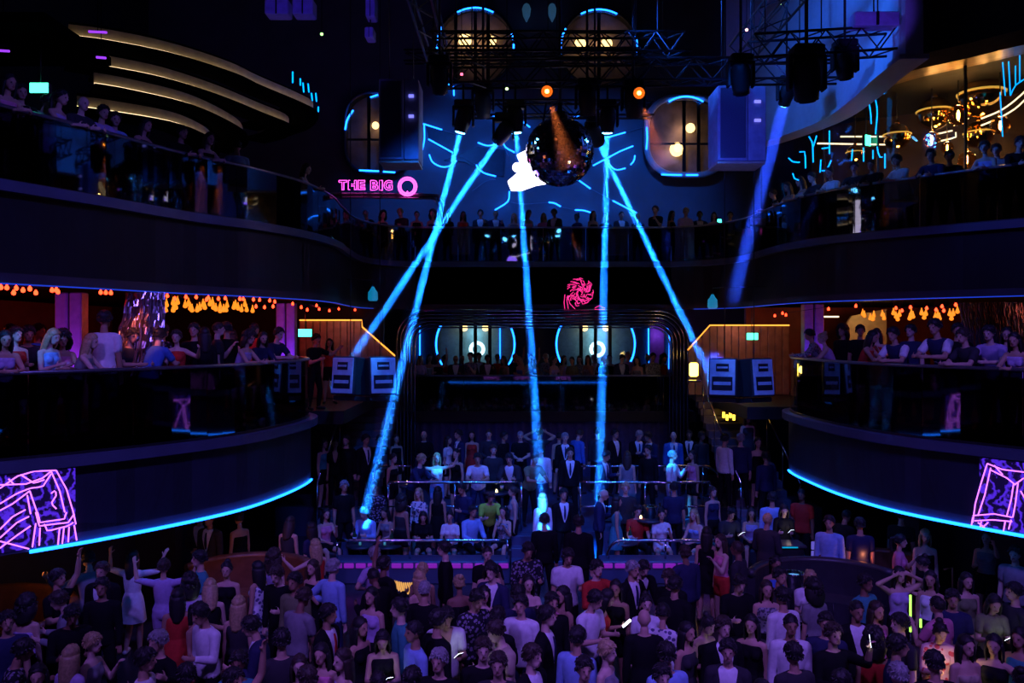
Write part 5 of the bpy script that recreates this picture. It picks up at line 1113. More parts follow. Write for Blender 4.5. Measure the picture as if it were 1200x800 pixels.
def person(x, y, z, yaw, pose, sex, top, tcol, bottom, bcol, hk, hcol, place, sc=1.0, skin=0, label=None):
    b = body(pose, sex); o = link('person', b['me']); o.location = (x, y, z); o.rotation_euler = (0, 0, math.radians(yaw)); o.scale = (sc,)*3
    for i, m in enumerate((SKINS[skin], M_EYE, SHOES[0 if bcol != 'white' else 1], M_LIP)): setmat(o, m, i)
    def add(kind, nm, m): c_ = link(nm, garment(pose, sex, kind), o); setmat(c_, m); return c_
    if top == 'suit':
        add('jacket', 'jacket', cloth(tcol)); add('shirtfront', 'shirt', cloth('white')); add('tie', 'tie', cloth('navy' if label is None or 'red tie' not in label else 'red'))
    elif top == 'jacket': add('jacket', 'jacket', cloth(tcol)); add('shirtfront', 'shirt', cloth('white'))
    elif top == 'polo': add('tshirt', 'shirt', cloth(tcol)); add('stripes', 'stripe', cloth('white'))
    elif top == 'dress': add('tank', 'bodice', clothmat(tcol)); add('skirt' if not b['sit'] else 'miniskirt', 'skirt', clothmat(tcol))
    elif top == 'sleeved dress': add('longshirt', 'bodice', clothmat(tcol)); add('skirt', 'skirt', clothmat(tcol))
    else: add(top, 'shirt', clothmat(tcol))
    if top not in ('dress', 'sleeved dress'): add(bottom, bottom, cloth(bcol))
    if hk != 'bald':
        h = link('hair', hair(hk), o); setmat(h, HAIRC[hcol]); h.matrix_local = Matrix.Translation(b['hc']) @ b['HM'].to_4x4()
    gar = {'tshirt': 'T-shirt', 'longshirt': 'long-sleeved shirt', 'openshirt': 'open-collared shirt', 'tank': 'sleeveless top', 'strapless': 'strapless top', 'suit': 'suit and tie', 'jacket': 'jacket, white shirt', 'dress': 'sleeveless dress', 'sleeved dress': 'long-sleeved dress', 'polo': 'white-sleeved polo'}[top]
    hw = 'bald' if hk == 'bald' else {'short': 'short %s hair', 'long': 'long %s hair', 'bun': '%s bun', 'curly': 'curly %s hair', 'buzz': 'cropped %s hair', 'tied': '%s ponytail'}[hk] % hcol
    face = 'seen from behind' if 120 < (yaw % 360) < 240 else ''
    lab = label or ' '.join(('person in %s %s, %s, %s, %s' % (tcol, gar, hw, POSEW[pose], place)).split())
    tag(o, lab, 'person', 'guests '+place); PEOPLE.append((o, pose, sex, bcol, bottom, hw, face)); return o
def hold_phone(o, pose, sex, label, lit=True, which=0):
    b = body(pose, sex); p, f_, nrm = b['hands'][which]; M = Matrix.Translation(o.location) @ o.rotation_euler.to_matrix().to_4x4() @ Matrix.Diagonal((*o.scale, 1))
    c0 = M @ (p+V(0, 0, .03)); hd = M @ b['hc']; nz = (hd-c0).normalized(); up_ = V(0, 0, 1); sx_ = up_.cross(nz).normalized(); up_ = nz.cross(sx_); R_ = Matrix((sx_, up_, nz)).transposed()
    t = thing('phone', label, 'phone', c0); part(MB().box(c0, (.075, .15, .009), R_, bev=.003), 'body', M_STEEL, t); part(MB().box(c0+nz*.006, (.068, .14, .003), R_), 'screen', N_PHONE if lit else M_LOFF, t)
    return t

LOW = {}
def low(me):                                              # coarse copy of a mesh for the far crowd
    if me.name in LOW: return LOW[me.name]
    o = bpy.data.objects.new('tmp', me); COL.objects.link(o); m = o.modifiers.new('d', 'DECIMATE'); m.ratio = .22
    bpy.context.view_layer.update(); r = bpy.data.meshes.new_from_object(o.evaluated_get(bpy.context.evaluated_depsgraph_get())); bpy.data.objects.remove(o)
    V_ = np.empty(len(r.vertices)*3); r.vertices.foreach_get('co', V_); Fs = [tuple(f.vertices) for f in r.polygons]; mi = [f.material_index for f in r.polygons]
    LOW[me.name] = (V_.reshape(-1, 3), Fs, mi); return LOW[me.name]
FAR = dict(v=[], f=[], m=[], n=0, mats=[])
def far_person(x, y, z, yaw, pose, sex, top, tcol, bottom, bcol, hk, hcol, place, sc=1.0, skin=0, label=None):
    b = body(pose, sex); M = Matrix.Translation((x, y, z)) @ Matrix.Rotation(math.radians(yaw), 4, 'Z') @ Matrix.Diagonal((sc, sc, sc, 1))
    def put(me, ms, L=None):
        v, fs, mi = low(me); A = np.array(M @ L if L is not None else M); v = v @ A[:3, :3].T+A[:3, 3]
        idx = []
        for m in ms:
            if m not in FAR['mats']: FAR['mats'].append(m)
            idx.append(FAR['mats'].index(m))
        FAR['v'].append(v); FAR['f'] += [tuple(i+FAR['n'] for i in f) for f in fs]; FAR['m'] += [idx[min(k, len(idx)-1)] for k in mi]; FAR['n'] += len(v)
    put(b['me'], (SKINS[skin], M_EYE, SHOES[0], M_LIP)); g = lambda k: garment(pose, sex, k)
    if top in ('suit', 'jacket'): put(g('jacket'), (cloth(tcol),)); put(g('shirtfront'), (cloth('white'),))
    elif top == 'dress': put(g('tank'), (clothmat(tcol),)); put(g('skirt'), (clothmat(tcol),))
    else: put(g(top), (clothmat(tcol),))
    if top != 'dress': put(g(bottom), (cloth(bcol),))
    put(hair(hk), (HAIRC[hcol],), Matrix.Translation(b['hc']) @ b['HM'].to_4x4())
def finish_far(name, label):
    me = bpy.data.meshes.new(name); me.from_pydata(np.concatenate(FAR['v']).tolist(), [], FAR['f'])
    for m in FAR['mats']: me.materials.append(m)
    me.polygons.foreach_set('material_index', FAR['m']); me.polygons.foreach_set('use_smooth', [True]*len(me.polygons)); me.update()
    return tag(link(name, me), label, 'crowd', None, 'stuff')

# ---------------------------------------------------------------- people: who stands where
RS = random.Random(11); TAKEN = []
def hgt(pose, sex): return body(pose, sex)['top']
def dist_for(y, top): return (EYE-top)*F/(y-HOR)
def floor_place(px):
    for lim, s in ((250, 'under purple horse screen'), (420, 'by brown booth'), (610, 'by amber ribbed lamp'), (712, 'by centre steps'), (865, 'below looped rail'), (1020, 'by black booth'), (2000, 'under violet chair drawing')):
        if px < lim: return s
def spec(s):                                             # 'tshirt white|trousers black|short black'
    a, b, c = s.split('|'); t, tc = a.split(' ', 1) if not a.startswith('sleeved') else ('sleeved dress', a[14:]); bo, bc = b.split(' ', 1); h = c.split(' '); return t, tc, bo, bc, h[0], (h[1] if len(h) > 1 else 'black')
def FL(px, y, pose, sex, yaw, s, skin=0, label=None, sc=None):
    sc = sc or ((.985 if sex == 'm' else .93)+RS.uniform(-.015, .015)); d = dist_for(y, hgt(pose, sex)*sc); t = spec(s)
    x = X(px, d)
    for _ in range(8):                                       # nudge apart along the line of sight
        if all(math.hypot(x-a, d-b) > .36 for a, b in TAKEN): break
        d *= 1.012; x = X(px, d)
    TAKEN.append((x, d)); return person(x, d, 0, yaw, pose, sex, t[0], t[1], t[2], t[3], t[4], t[5], floor_place(px), sc, skin, label)
T, K = 'trousers ', 'short black'
def P1(*a, **k): return FL(*a, **k)
white_dress = P1(156, 645, 'sidearms', 'f', 172, 'sleeved dress white|miniskirt white|long black', label='person in belted white dress, long dark hair, arms bent up, seen from behind')
P1(192, 655, 'sidearms', 'f', 185, 'longshirt lilac|miniskirt lilac|short brown'); P1(66, 667, 'armup', 'm', 80, 'tshirt black|trousers black|short black', 1)
P1(82, 692, 'phone', 'm', -70, 'longshirt grey|trousers black|short brown', 2); P1(120, 677, 'stand', 'm', 10, 'longshirt black|trousers black|short black', 3)
P1(30, 700, 'stand', 'f', 175, 'strapless lilac|miniskirt black|curly black'); P1(106, 742, 'drink', 'f', 85, 'tank grey|miniskirt black|short blond', 2); P1(82, 757, 'stand', 'f', 160, 'tshirt lilac|miniskirt black|long blond')
P1(46, 776, 'dance', 'f', 20, 'tank black|miniskirt black|long black'); P1(168, 760, 'stand', 'm', 95, 'longshirt white|trousers black|short black', 1); P1(191, 737, 'dance', 'm', -30, 'longshirt black|trousers black|short grey')
P1(8, 716, 'stand', 'm', 40, 'tshirt navy|trousers black|short black', 1); P1(14, 752, 'phone1', 'm', 120, 'longshirt dark patterned|trousers black|short black', 3); P1(208, 690, 'stand', 'f', 200, 'dress red|x x|long black', 3)
P1(266, 658, 'stand', 'f', 5, 'dress black|x x|bun black', 0); P1(303, 658, 'stand', 'f', -110, 'dress floral white|x x|long black', 1); P1(329, 661, 'phone1', 'm', -15, 'longshirt black|trousers black|short brown', 2)
ps = P1(246, 682, 'phone', 'f', 200, 'tank black|miniskirt black|long blond', 2); hold_phone(ps, 'phone', 'f', 'phone with a golden screen held by the blond guest near the brown booth')
P1(244, 706, 'phone1', 'm', -35, 'longshirt white|trousers black|short black', 1); P1(279, 699, 'stand', 'f', 178, 'tank dark grey|miniskirt black|long blond'); P1(229, 728, 'dance', 'f', 70, 'strapless red|miniskirt red|tied black', 1)
P1(305, 722, 'phone1', 'm', -80, 'jacket navy|trousers black|short black', 0); P1(383, 708, 'stand', 'm', 75, 'suit black|trousers black|short black', 3, 'person in black suit, white shirt and red tie, facing the amber ribbed lamp')
P1(389, 656, 'hip', 'm', 150, 'longshirt light blue|trousers navy|short grey', 2); P1(368, 659, 'drink', 'f', -30, 'dress black|x x|long brown', 0); P1(351, 767, 'stand', 'f', 15, 'tank black|miniskirt black|long brown', 2); P1(379, 765, 'dance', 'f', -10, 'tank pink|miniskirt black|long black', 0)
P1(272, 783, 'armup', 'm', 60, 'tshirt black|trousers black|short black', 1); P1(320, 646, 'stand', 'f', 170, 'tank lilac|miniskirt pink|curly brown', 2); P1(330, 738, 'stand', 'm', 200, 'longshirt dark grey|trousers black|short black', 0)
P1(436, 688, 'stand', 'f', -25, 'tank lilac|miniskirt black|long black', 0); P1(470, 701, 'stand', 'm', -75, 'longshirt teal|trousers black|short black', 2); P1(497, 681, 'stand', 'm', 165, 'longshirt black|trousers black|buzz grey', 1)
P1(522, 634, 'stand', 'm', -85, 'longshirt black|trousers dark grey|short black', 2); ps = P1(573, 655, 'phone', 'f', 10, 'tank lilac|miniskirt black|long black', 0); hold_phone(ps, 'phone', 'f', 'dim phone held by the guest in lilac at the terrace front', False)
ps = P1(522, 708, 'phone', 'm', 10, 'openshirt white|trousers beige|short black', 1); hold_phone(ps, 'phone', 'm', 'bright phone in the hands of the guest in an open white shirt')
P1(487, 727, 'stand', 'm', -60, 'longshirt light blue|trousers black|buzz black', 3); P1(512, 735, 'stand', 'm', 130, 'longshirt black|trousers black|short black', 1); P1(554, 689, 'phone1', 'm', 35, 'longshirt dark patterned|trousers black|short black', 1)
P1(566, 747, 'stand', 'm', 5, 'tshirt black|trousers black|short brown', 2); P1(584, 764, 'stand', 'm', -5, 'tshirt dark grey|trousers black|short brown', 0); ps = P1(449, 735, 'phone', 'f', 5, 'tank black|miniskirt black|long black', 0); hold_phone(ps, 'phone', 'f', 'phone lighting the face of the guest in black before the amber ribbed lamp')
P1(515, 760, 'stand', 'm', -15, 'longshirt black|trousers black|short grey', 0); P1(580, 716, 'phone', 'm', 165, 'longshirt black|trousers black|short black', 1); ps = P1(592, 726, 'phone', 'm', -60, 'openshirt beige|trousers black|short brown', 2); hold_phone(ps, 'phone', 'm', 'bright phone beside the guest in a beige open shirt')
P1(421, 740, 'stand', 'f', 60, 'tank black|miniskirt black|long black', 1); P1(404, 760, 'drink', 'f', -50, 'dress lilac|x x|long brown', 2); P1(482, 783, 'stand', 'm', 170, 'tshirt navy|trousers black|short black', 2)
ps = P1(617, 634, 'phone', 'm', 10, 'longshirt dark patterned|trousers black|short black', 1); P1(664, 641, 'phone1', 'm', 8, 'tshirt white|trousers black|short black', 1, 'person in white T-shirt with hand forward, just in front of the centre steps')
P1(611, 697, 'stand', 'm', -20, 'tshirt white|trousers navy|short black', 0); P1(646, 694, 'stand', 'm', 20, 'longshirt black|trousers black|short black', 1); P1(661, 687, 'stand', 'f', -60, 'tank pink|miniskirt black|long black', 1)
P1(689, 690, 'phone', 'm', 45, 'tshirt white|trousers navy|short black', 0); P1(639, 710, 'stand', 'm', 70, 'suit black|trousers black|short black', 2); P1(607, 716, 'stand', 'm', 190, 'longshirt navy|trousers black|short black', 0)
P1(676, 735, 'stand', 'm', 150, 'longshirt light blue|trousers navy|short black', 1); P1(710, 751, 'stand', 'f', 60, 'tank grey|miniskirt black|short blond', 2); P1(622, 755, 'stand', 'm', 55, 'jacket black|trousers black|short brown', 2); P1(684, 769, 'stand', 'm', 10, 'tshirt black|trousers black|short black', 0)
P1(757, 696, 'hip', 'f', 0, 'tshirt white|miniskirt black|bun black', 2); P1(755, 714, 'stand', 'm', 175, 'longshirt black|trousers black|bald', 0); P1(776, 724, 'phone', 'f', 165, 'longshirt floral white|trousers white|short black', 1)
P1(782, 754, 'stand', 'm', 200, 'tshirt light blue|trousers black|short black', 1); P1(775, 778, 'stand', 'm', 10, 'tshirt black|trousers black|short black', 2); P1(746, 652, 'bend', 'm', 15, 'suit black|trousers black|short black', 2)
ps = P1(703, 698, 'phone1', 'f', 80, 'tank red|miniskirt black|long black', 1); hold_phone(ps, 'phone1', 'f', 'lit phone held out by the guest in red near the centre steps'); P1(722, 690, 'stand', 'f', -20, 'tank black|miniskirt black|long black', 3)
P1(638, 602, 'stand', 'm', 180, 'longshirt black|trousers black|short black', 1, 'person in black seen from behind on the centre steps, shorter one', sc=.98); P1(678, 604, 'stand', 'm', 176, 'jacket black|trousers black|short black', 1, 'broad person in black jacket seen from behind on the centre steps', sc=1.02)
P1(828, 618, 'stand', 'f', 160, 'dress black|x x|long black', 0, 'person in short black dress with bare legs, standing by the looped rail end'); P1(846, 626, 'drink', 'f', -70, 'tank pink|miniskirt red|long brown', 2, 'person in pink top facing the one in the black dress')
ps = P1(863, 671, 'phone', 'm', 5, 'tshirt black|trousers black|short black', 2, 'person in black T-shirt with candlelit face at the small candle table'); P1(898, 680, 'stand', 'f', 0, 'tank dotted grey|miniskirt black|long brown', 0)
P1(918, 689, 'stand', 'm', 200, 'longshirt white|trousers black|short black', 1); P1(926, 719, 'stand', 'm', -5, 'longshirt white|trousers black|buzz black', 3); P1(931, 754, 'stand', 'm', 195, 'tshirt dark grey|trousers black|short black', 1)
P1(847, 722, 'stand', 'm', 10, 'suit black|trousers black|short brown', 2); P1(853, 749, 'stand', 'm', -15, 'jacket dark grey|trousers black|short black', 0); P1(881, 720, 'stand', 'f', -30, 'tank black|miniskirt black|long black', 0)
ps = P1(822, 719, 'phone', 'f', 30, 'tank black|miniskirt black|bun black', 0); hold_phone(ps, 'phone', 'f', 'phone lighting the guest with a bun below the looped rail'); P1(804, 729, 'stand', 'f', 40, 'dress dark grey|x x|long black', 1)
P1(946, 666, 'phone', 'f', 0, 'openshirt white|miniskirt black|tied blond', 2); ps = P1(976, 730, 'film', 'm', 10, 'longshirt black|trousers black|short brown', 0); hold_phone(ps, 'film', 'm', 'phone held up by the filming guest by the black booth')
P1(913, 668, 'stand', 'm', 20, 'longshirt dark grey|trousers black|short black', 1); P1(1003, 703, 'stand', 'm', 5, 'jacket black|trousers black|buzz black', 3); P1(968, 742, 'stand', 'm', -20, 'tshirt navy|trousers black|short black', 0)
P1(1053, 626, 'drink', 'f', 60, 'tshirt pink|miniskirt black|tied black', 0); P1(1084, 620, 'stand', 'f', -15, 'strapless black|miniskirt black|long blond', 2); P1(1053, 664, 'handshead', 'f', 8, 'tank lilac|miniskirt black|long black', 0)
P1(1091, 669, 'stand', 'f', -40, 'tank white|miniskirt black|long black', 1); P1(1156, 622, 'film', 'f', -40, 'tank grey|miniskirt black|long brown', 0); P1(1190, 640, 'stand', 'm', -50, 'tshirt grey|trousers black|short brown', 2)
P1(1132, 671, 'stand', 'f', 0, 'dress olive|x x|long black', 0); ps = P1(1161, 694, 'phone', 'f', -10, 'tshirt olive|miniskirt black|long black', 0); hold_phone(ps, 'phone', 'f', 'pale phone held before the face of the guest in olive')
lit = P1(1098, 726, 'phone', 'f', -10, 'longshirt floral pink|trousers black|bun black', 0, 'person in floral pink blouse, face lit bright by a small lamp'); P1(1056, 719, 'stand', 'm', -80, 'tshirt dark grey|trousers black|short black', 2)
P1(1050, 744, 'stand', 'm', 70, 'jacket navy|trousers black|short black', 1); P1(1096, 764, 'stand', 'm', 180, 'longshirt black|trousers black|short black', 1); P1(1131, 744, 'stand', 'f', 10, 'strapless beige|miniskirt black|long black', 0)
P1(1166, 755, 'dance', 'f', -40, 'tank black|miniskirt black|long black', 0); P1(1026, 724, 'stand', 'f', 20, 'tank pink|miniskirt black|long brown', 1); P1(1024, 756, 'stand', 'f', 160, 'dress red|x x|curly black', 3)
P1(1008, 607, 'stand', 'm', 175, 'tshirt navy|trousers black|short black', 1); P1(972, 604, 'stand', 'm', -30, 'longshirt light blue|trousers black|short black', 1); P1(1190, 690, 'stand', 'm', -90, 'tshirt dark grey|trousers black|short black', 0); P1(1196, 740, 'stand', 'f', -60, 'tank teal|miniskirt black|long black', 1)
hl = lit.location
cl = thing('table_lantern', 'small bright lamp before the guest in a floral pink blouse', 'lamp', (hl[0]-.02, hl[1]-.42, .98)); part(MB().lathe([(.03, 0), (.045, .02), (.04, .09), (.015, .11)], 12, (hl[0]-.02, hl[1]-.42, .98)), 'globe', N_CANDLE, cl)
part(MB().tube([(hl[0]-.02, hl[1]-.42, 0), (hl[0]-.02, hl[1]-.42, .98)], .02, 8), 'stand', M_STEEL, cl); part(MB().lathe([(.16, 0), (.14, .02), (.03, .03)], 14, (hl[0]-.02, hl[1]-.42, 0)), 'base', M_STEEL, cl)
lamp('lantern_glow', 'POINT', (hl[0]-.02, hl[1]-.45, 1.14), (1, .72, .45), 2.2, size=.05)
# dense rest of the dance floor
TOPS = [('longshirt', 'm'), ('tshirt', 'm'), ('suit', 'm'), ('jacket', 'm'), ('tank', 'f'), ('dress', 'f'), ('strapless', 'f'), ('tshirt', 'f')]
TC = ['black', 'black', 'navy', 'dark grey', 'black', 'dark grey', 'dark patterned', 'olive', 'teal', 'grey', 'lilac', 'pink', 'dotted grey', 'red', 'blue']
ANY = ['stand', 'stand', 'dance', 'phone1', 'armup', 'drink', 'clasp', 'hip', 'phone']
def rnd(px, d, z, place, yaw=None, poses=ANY, sc=None, tcs=TC, add=True, far=False):
    top, sex = RS.choice(TOPS); tc = RS.choice(tcs); yaw = yaw if yaw is not None else RS.choice([RS.uniform(-60, 60), RS.uniform(120, 240)])
    if top in ('suit', 'jacket'): tc = RS.choice(['black', 'navy', 'dark grey'])
    hk = RS.choice(['short', 'short', 'buzz', 'short'] if sex == 'm' else ['long', 'long', 'bun', 'tied', 'curly', 'long']); hc_ = RS.choice(['black', 'black', 'brown', 'blond', 'black', 'grey'] if sex == 'm' else ['black', 'black', 'brown', 'blond'])
    if hc_ == 'grey' and sex == 'f': hc_ = 'brown'
    sc = sc or ((.975 if sex == 'm' else .925)+RS.uniform(-.03, .03))
    if add: TAKEN.append((X(px, d), d))
    return (person if not far else far_person)(X(px, d), d, z, yaw, RS.choice(poses), sex, top, tc, 'trousers' if sex == 'm' else 'miniskirt', RS.choice(['black', 'dark grey', 'navy']), hk, hc_, place, sc, RS.randrange(5))
BLOCK = [(W(-35, 700, 11.6).x, 11.6, 1.45), (W(285, 690, 13.6).x, 13.6, 1.3), (W(975, 700, 13.2).x, 13.2, 1.4), (W(1040, 690, 14.0).x, 14.0, 1.2), (X(868, 11), 10.6, .45), (X(922, 13.2), 13.2, .5), (X(918, 15.5), 15.5, .9), (X(959, 14.9), 14.9, .35), (X(1067, 11), 11.0, .25), (X(1116, 12.6), 12.6, .25)]
KEY = [(160, 645, 34, 90), (195, 655, 26, 70), (664, 641, 26, 60), (689, 690, 26, 60), (926, 719, 28, 60), (383, 708, 24, 60), (1098, 726, 28, 60), (863, 671, 24, 50), (776, 724, 28, 50), (303, 658, 22, 50), (266, 658, 22, 50), (522, 708, 28, 50), (829, 618, 24, 90), (1053, 664, 28, 60), (244, 706, 24, 60), (389, 656, 26, 60)]
LIMIT, tries, count = 46, 0, 0
while count < LIMIT and tries < 6000:
    tries += 1; d = RS.uniform(8.0, 15.4); px = RS.uniform(-10, 1210); x = X(px, d)
    if any(math.hypot(x-a, d-b) < .50 for a, b in TAKEN) or any(math.hypot(x-a, d-b) < r for a, b, r in BLOCK): continue
    if (d > 11.2 and (px < 60 or px > 1130)) or (d > 12.8 and (px < 230 or px > 1060)) or (d > 14.2 and 600 < px < 712) or (d > 12.9 and 380 < px < 860): continue
    yt = HOR+(EYE-1.7)*F/d
    if any(abs(px-u) < w and yt > v-25 and yt < v+h for u, v, w, h in KEY): continue       # keep sight lines to the guests that stand out
    rnd(px, d, 0, floor_place(px)); count += 1
# front terrace: guests seated behind the low wall
PLACED = []
def TR(px, d, z, pose, sex, yaw, s, place, skin=0, label=None, sc=None):
    t = spec(s); sc = sc or ((.985 if sex == 'm' else .93)+RS.uniform(-.015, .015))
    if z in (0, .60, .70) and not pose.startswith('sit'):
        for e_ in (0, .18, -.18, .36, -.3, .5):
            if all(math.hypot(X(px, d+e_)-u[0], d+e_-u[1]) > .36 for u in PLACED if abs(u[2]-z) < .5) and (z != 0 or d+e_ < 18.0) and (z != .6 or d+e_ > 18.3): d += e_; break
    PLACED.append((X(px, d), d, z)); return person(X(px, d), d, z, yaw, pose, sex, *t, place, sc, skin, label)
def stool(px, d, z=0, lab='low black stool'):
    x = X(px, d); t = thing('bench_seat', lab, 'seat', (x, d+.12, z), 0, 'cube seats on the terraces'); part(MB().box((x, d+.16, z+.20), (.5, .42, .34), bev=.04), 'cushion', M_LEATHER2, t); part(MB().box((x, d+.16, z+.02), (.44, .36, .04)), 'plinth', M_STEEL, t); return t
def words_(s): return len(s.split())
fr = 'on the front terrace'
for px, d, pose, sex, yaw, s, skin, lab in [
    (384, 17.2, 'sitdrink', 'f', 40, 'tank pink|miniskirt black|long black', 0, None), (427, 17.3, 'sitphone', 'm', -20, 'longshirt light blue|trousers black|short brown', 2, None), (450, 17.5, 'sit', 'f', -30, 'tank grey|miniskirt black|long black', 0, None),
    (468, 17.35, 'sit', 'f', 10, 'dress olive|x x|long black', 1, None), (496, 17.2, 'sitphone', 'f', 5, 'tshirt black|miniskirt black|long black', 0, None), (527, 17.2, 'sit', 'f', -5, 'tshirt white|miniskirt black|bun black', 0, None),
    (555, 17.3, 'sit', 'm', 30, 'longshirt light blue|trousers black|short black', 1, None), (588, 17.5, 'sitdrink', 'f', -20, 'tank dotted grey|miniskirt black|long black', 0, None),
    (776, 17.2, 'sitdrink', 'f', 0, 'tshirt white|miniskirt white|bun black', 0, 'person in white, seated with hand at face, behind the looped rail'), (812, 17.2, 'sit', 'f', -45, 'strapless light blue|miniskirt black|long blond', 2, None), (748, 17.4, 'sit', 'm', 10, 'tshirt red|trousers black|short black', 2, None),
    (856, 17.3, 'sitphone', 'm', 10, 'tshirt dark grey|trousers black|short black', 0, None), (881, 17.4, 'sit', 'f', -10, 'tank lilac|miniskirt black|long brown', 1, None)]:
    ps = TR(px, d, 0, pose, sex, yaw, s, fr, skin, lab); stool(px, d, 0, ('black cube seat under the '+ps['label'].split(', on the')[0]).replace('seat under the person in', 'seat under guest in') if words_(ps['label']) < 15 else 'black cube seat under the seated guest in '+' '.join(ps['label'].split(',')[0].split()[2:]))
    if px == 856: hold_phone(ps, 'sitphone', 'm', 'lit phone held by the seated guest past the looped rail')
ps = TR(918, 16.2, 0, 'phone', 'f', -10, 'longshirt black|miniskirt black|long black', 'by black booth', 2, 'person in black with a pale lit face, looking at a screen by the stairs'); ph = hold_phone(ps, 'phone', 'f', 'bright phone lighting the pale face of the guest in black by the stairs')
lamp('phone_glow', 'POINT', ph.location+Vector((0, .06, .04)), (1, .75, .6), 1.1, size=.03)
for px, d, pose, sex, yaw, s, skin, lab in [
    (905, 16.6, 'stand', 'm', 170, 'longshirt light blue|trousers black|short black', 1, None), (491, 17.75, 'stand', 'f', -20, 'longshirt floral white|miniskirt black|long blond', 2, 'person with long blond hair in a floral white blouse on the front terrace'), (513, 17.85, 'stand', 'f', 170, 'dress black|x x|long black', 1, None),
    (573, 17.75, 'bend', 'm', 10, 'tshirt lime|trousers black|short brown', 0, 'person in a bright lime vest, bending on the front terrace'), (545, 17.85, 'phone1', 'm', -40, 'longshirt navy|trousers black|short black', 1, None), (602, 17.8, 'stand', 'f', -80, 'tank grey|miniskirt black|tied brown', 0, None),
    (733, 17.85, 'stand', 'm', 0, 'longshirt dark grey|trousers black|short blond', 2, None), (636, 17.0, 'stand', 'f', 200, 'sleeved dress white|x x|long blond', 2, 'person in white dress caught in the blue beam at the centre steps'), (702, 17.3, 'phone1', 'm', 80, 'suit navy|trousers black|bald', 0, 'bald person in navy suit caught in the upright blue beam'),
    (660, 17.2, 'stand', 'm', 15, 'suit black|trousers black|short black', 1, None), (722, 16.95, 'stand', 'f', 90, 'dress teal|x x|long black', 1, None), (470, 16.9, 'stand', 'f', 150, 'strapless dark grey|miniskirt black|curly black', 3, None),
    (940, 17.0, 'stand', 'm', -40, 'tshirt red|trousers black|buzz black', 4, None), (403, 17.9, 'stand', 'm', 30, 'tshirt black|trousers black|short grey', 1, None), (440, 17.95, 'stand', 'm', -10, 'longshirt dark patterned|trousers black|short black', 3, None), (835, 17.8, 'stand', 'f', 20, 'tank navy|miniskirt black|bun brown', 0, None), (790, 17.85, 'stand', 'm', 180, 'tshirt navy|trousers black|short black', 1, None)]:
    TR(px, d, 0 if d < 17.9 or px in (403, 440) else 0, pose, sex, yaw, s, fr, skin, lab)
md = 'on the middle terrace'
for px, d, pose, sex, yaw, s, skin, lab in [
    (488, 18.55, 'rail', 'm', 60, 'longshirt navy|trousers black|short blond', 2, 'blond person in navy leaning over the middle terrace rail, lit blue'), (512, 18.75, 'sidearms', 'f', 20, 'tank white|miniskirt light blue|long blond', 2, 'spotlit dancing person in white with raised hands on the middle terrace'),
    (560, 18.7, 'rail', 'm', 0, 'tshirt white|trousers navy|short black', 1, None), (598, 18.75, 'railphone', 'm', -10, 'jacket dark grey|trousers black|short black', 0, None), (623, 18.6, 'rail', 'm', 30, 'tshirt olive|trousers black|buzz black', 3, None), (634, 19.4, 'stand', 'm', 180, 'longshirt white|trousers navy|short black', 1, 'person in white long-sleeved shirt seen from behind on the middle terrace'),
    (787, 18.5, 'drink', 'm', 60, 'longshirt white|trousers light blue|buzz grey', 2, 'spotlit person in white shirt, hand raised, at the middle terrace rail'), (706, 18.8, 'phone1', 'm', 50, 'suit navy|trousers black|short black', 1, None), (735, 19.0, 'stand', 'f', 170, 'dress grey|x x|long brown', 0, None), (760, 19.3, 'stand', 'm', -40, 'longshirt black|trousers black|short black', 0, None),
    (535, 19.3, 'stand', 'f', -30, 'tank black|miniskirt black|long black', 0, None), (578, 19.5, 'stand', 'm', 10, 'longshirt dark grey|trousers black|short brown', 2, None), (460, 18.8, 'stand', 'f', 60, 'tank black|miniskirt black|tied black', 0, None), (812, 19.2, 'stand', 'f', -60, 'tank pink|miniskirt black|long black', 1, None), (668, 19.0, 'stand', 'm', 0, 'suit black|trousers black|short black', 0, None)]:
    TR(px, d, .60, pose, sex, yaw, s, md, skin, lab)
rr = 'before the navy curtain'
for px, d, pose, sex, yaw, s, skin in [(464, 21.4, 'stand', 'f', 30, 'tank black|miniskirt black|long black', 0), (497, 21.6, 'clasp', 'm', 0, 'longshirt black|trousers black|bald', 0), (524, 21.2, 'drink', 'f', 70, 'tshirt white|miniskirt black|long black', 0), (538, 21.3, 'stand', 'm', -60, 'suit navy|trousers black|short black', 1), (573, 21.6, 'clasp', 'm', 0, 'longshirt dark grey|trousers black|buzz brown', 2), (590, 21.3, 'stand', 'm', 60, 'longshirt black|trousers black|short black', 3), (610, 21.5, 'clasp', 'm', -5, 'tshirt black|trousers black|buzz grey', 2),
    (632, 21.8, 'handshead', 'm', 180, 'tshirt dark grey|trousers black|short black', 1), (655, 21.6, 'stand', 'f', 160, 'tank beige|miniskirt black|bun black', 0), (662, 21.0, 'stand', 'm', 5, 'suit black|trousers black|short grey', 2), (676, 21.7, 'phone1', 'm', 130, 'longshirt blue|trousers black|short brown', 2), (720, 21.5, 'stand', 'm', 45, 'jacket black|trousers black|short black', 1), (747, 21.5, 'phone', 'm', 15, 'suit black|trousers black|short grey', 2), (763, 21.3, 'phone', 'm', -50, 'suit navy|trousers black|short black', 1), (789, 21.2, 'stand', 'm', 0, 'suit blue|trousers navy|bald', 2), (808, 21.6, 'clasp', 'm', -20, 'suit black|trousers black|buzz black', 3), (822, 21.2, 'stand', 'm', 30, 'longshirt dark grey|trousers black|short black', 4), (445, 20.6, 'stand', 'm', 20, 'tshirt black|trousers black|short black', 3), (700, 21.9, 'stand', 'm', 190, 'longshirt dark grey|trousers black|short black', 1), (553, 22.0, 'stand', 'f', 0, 'dress red|x x|long black', 0)]:
    TR(px, d, .70, pose, sex, yaw, s, rr, skin)
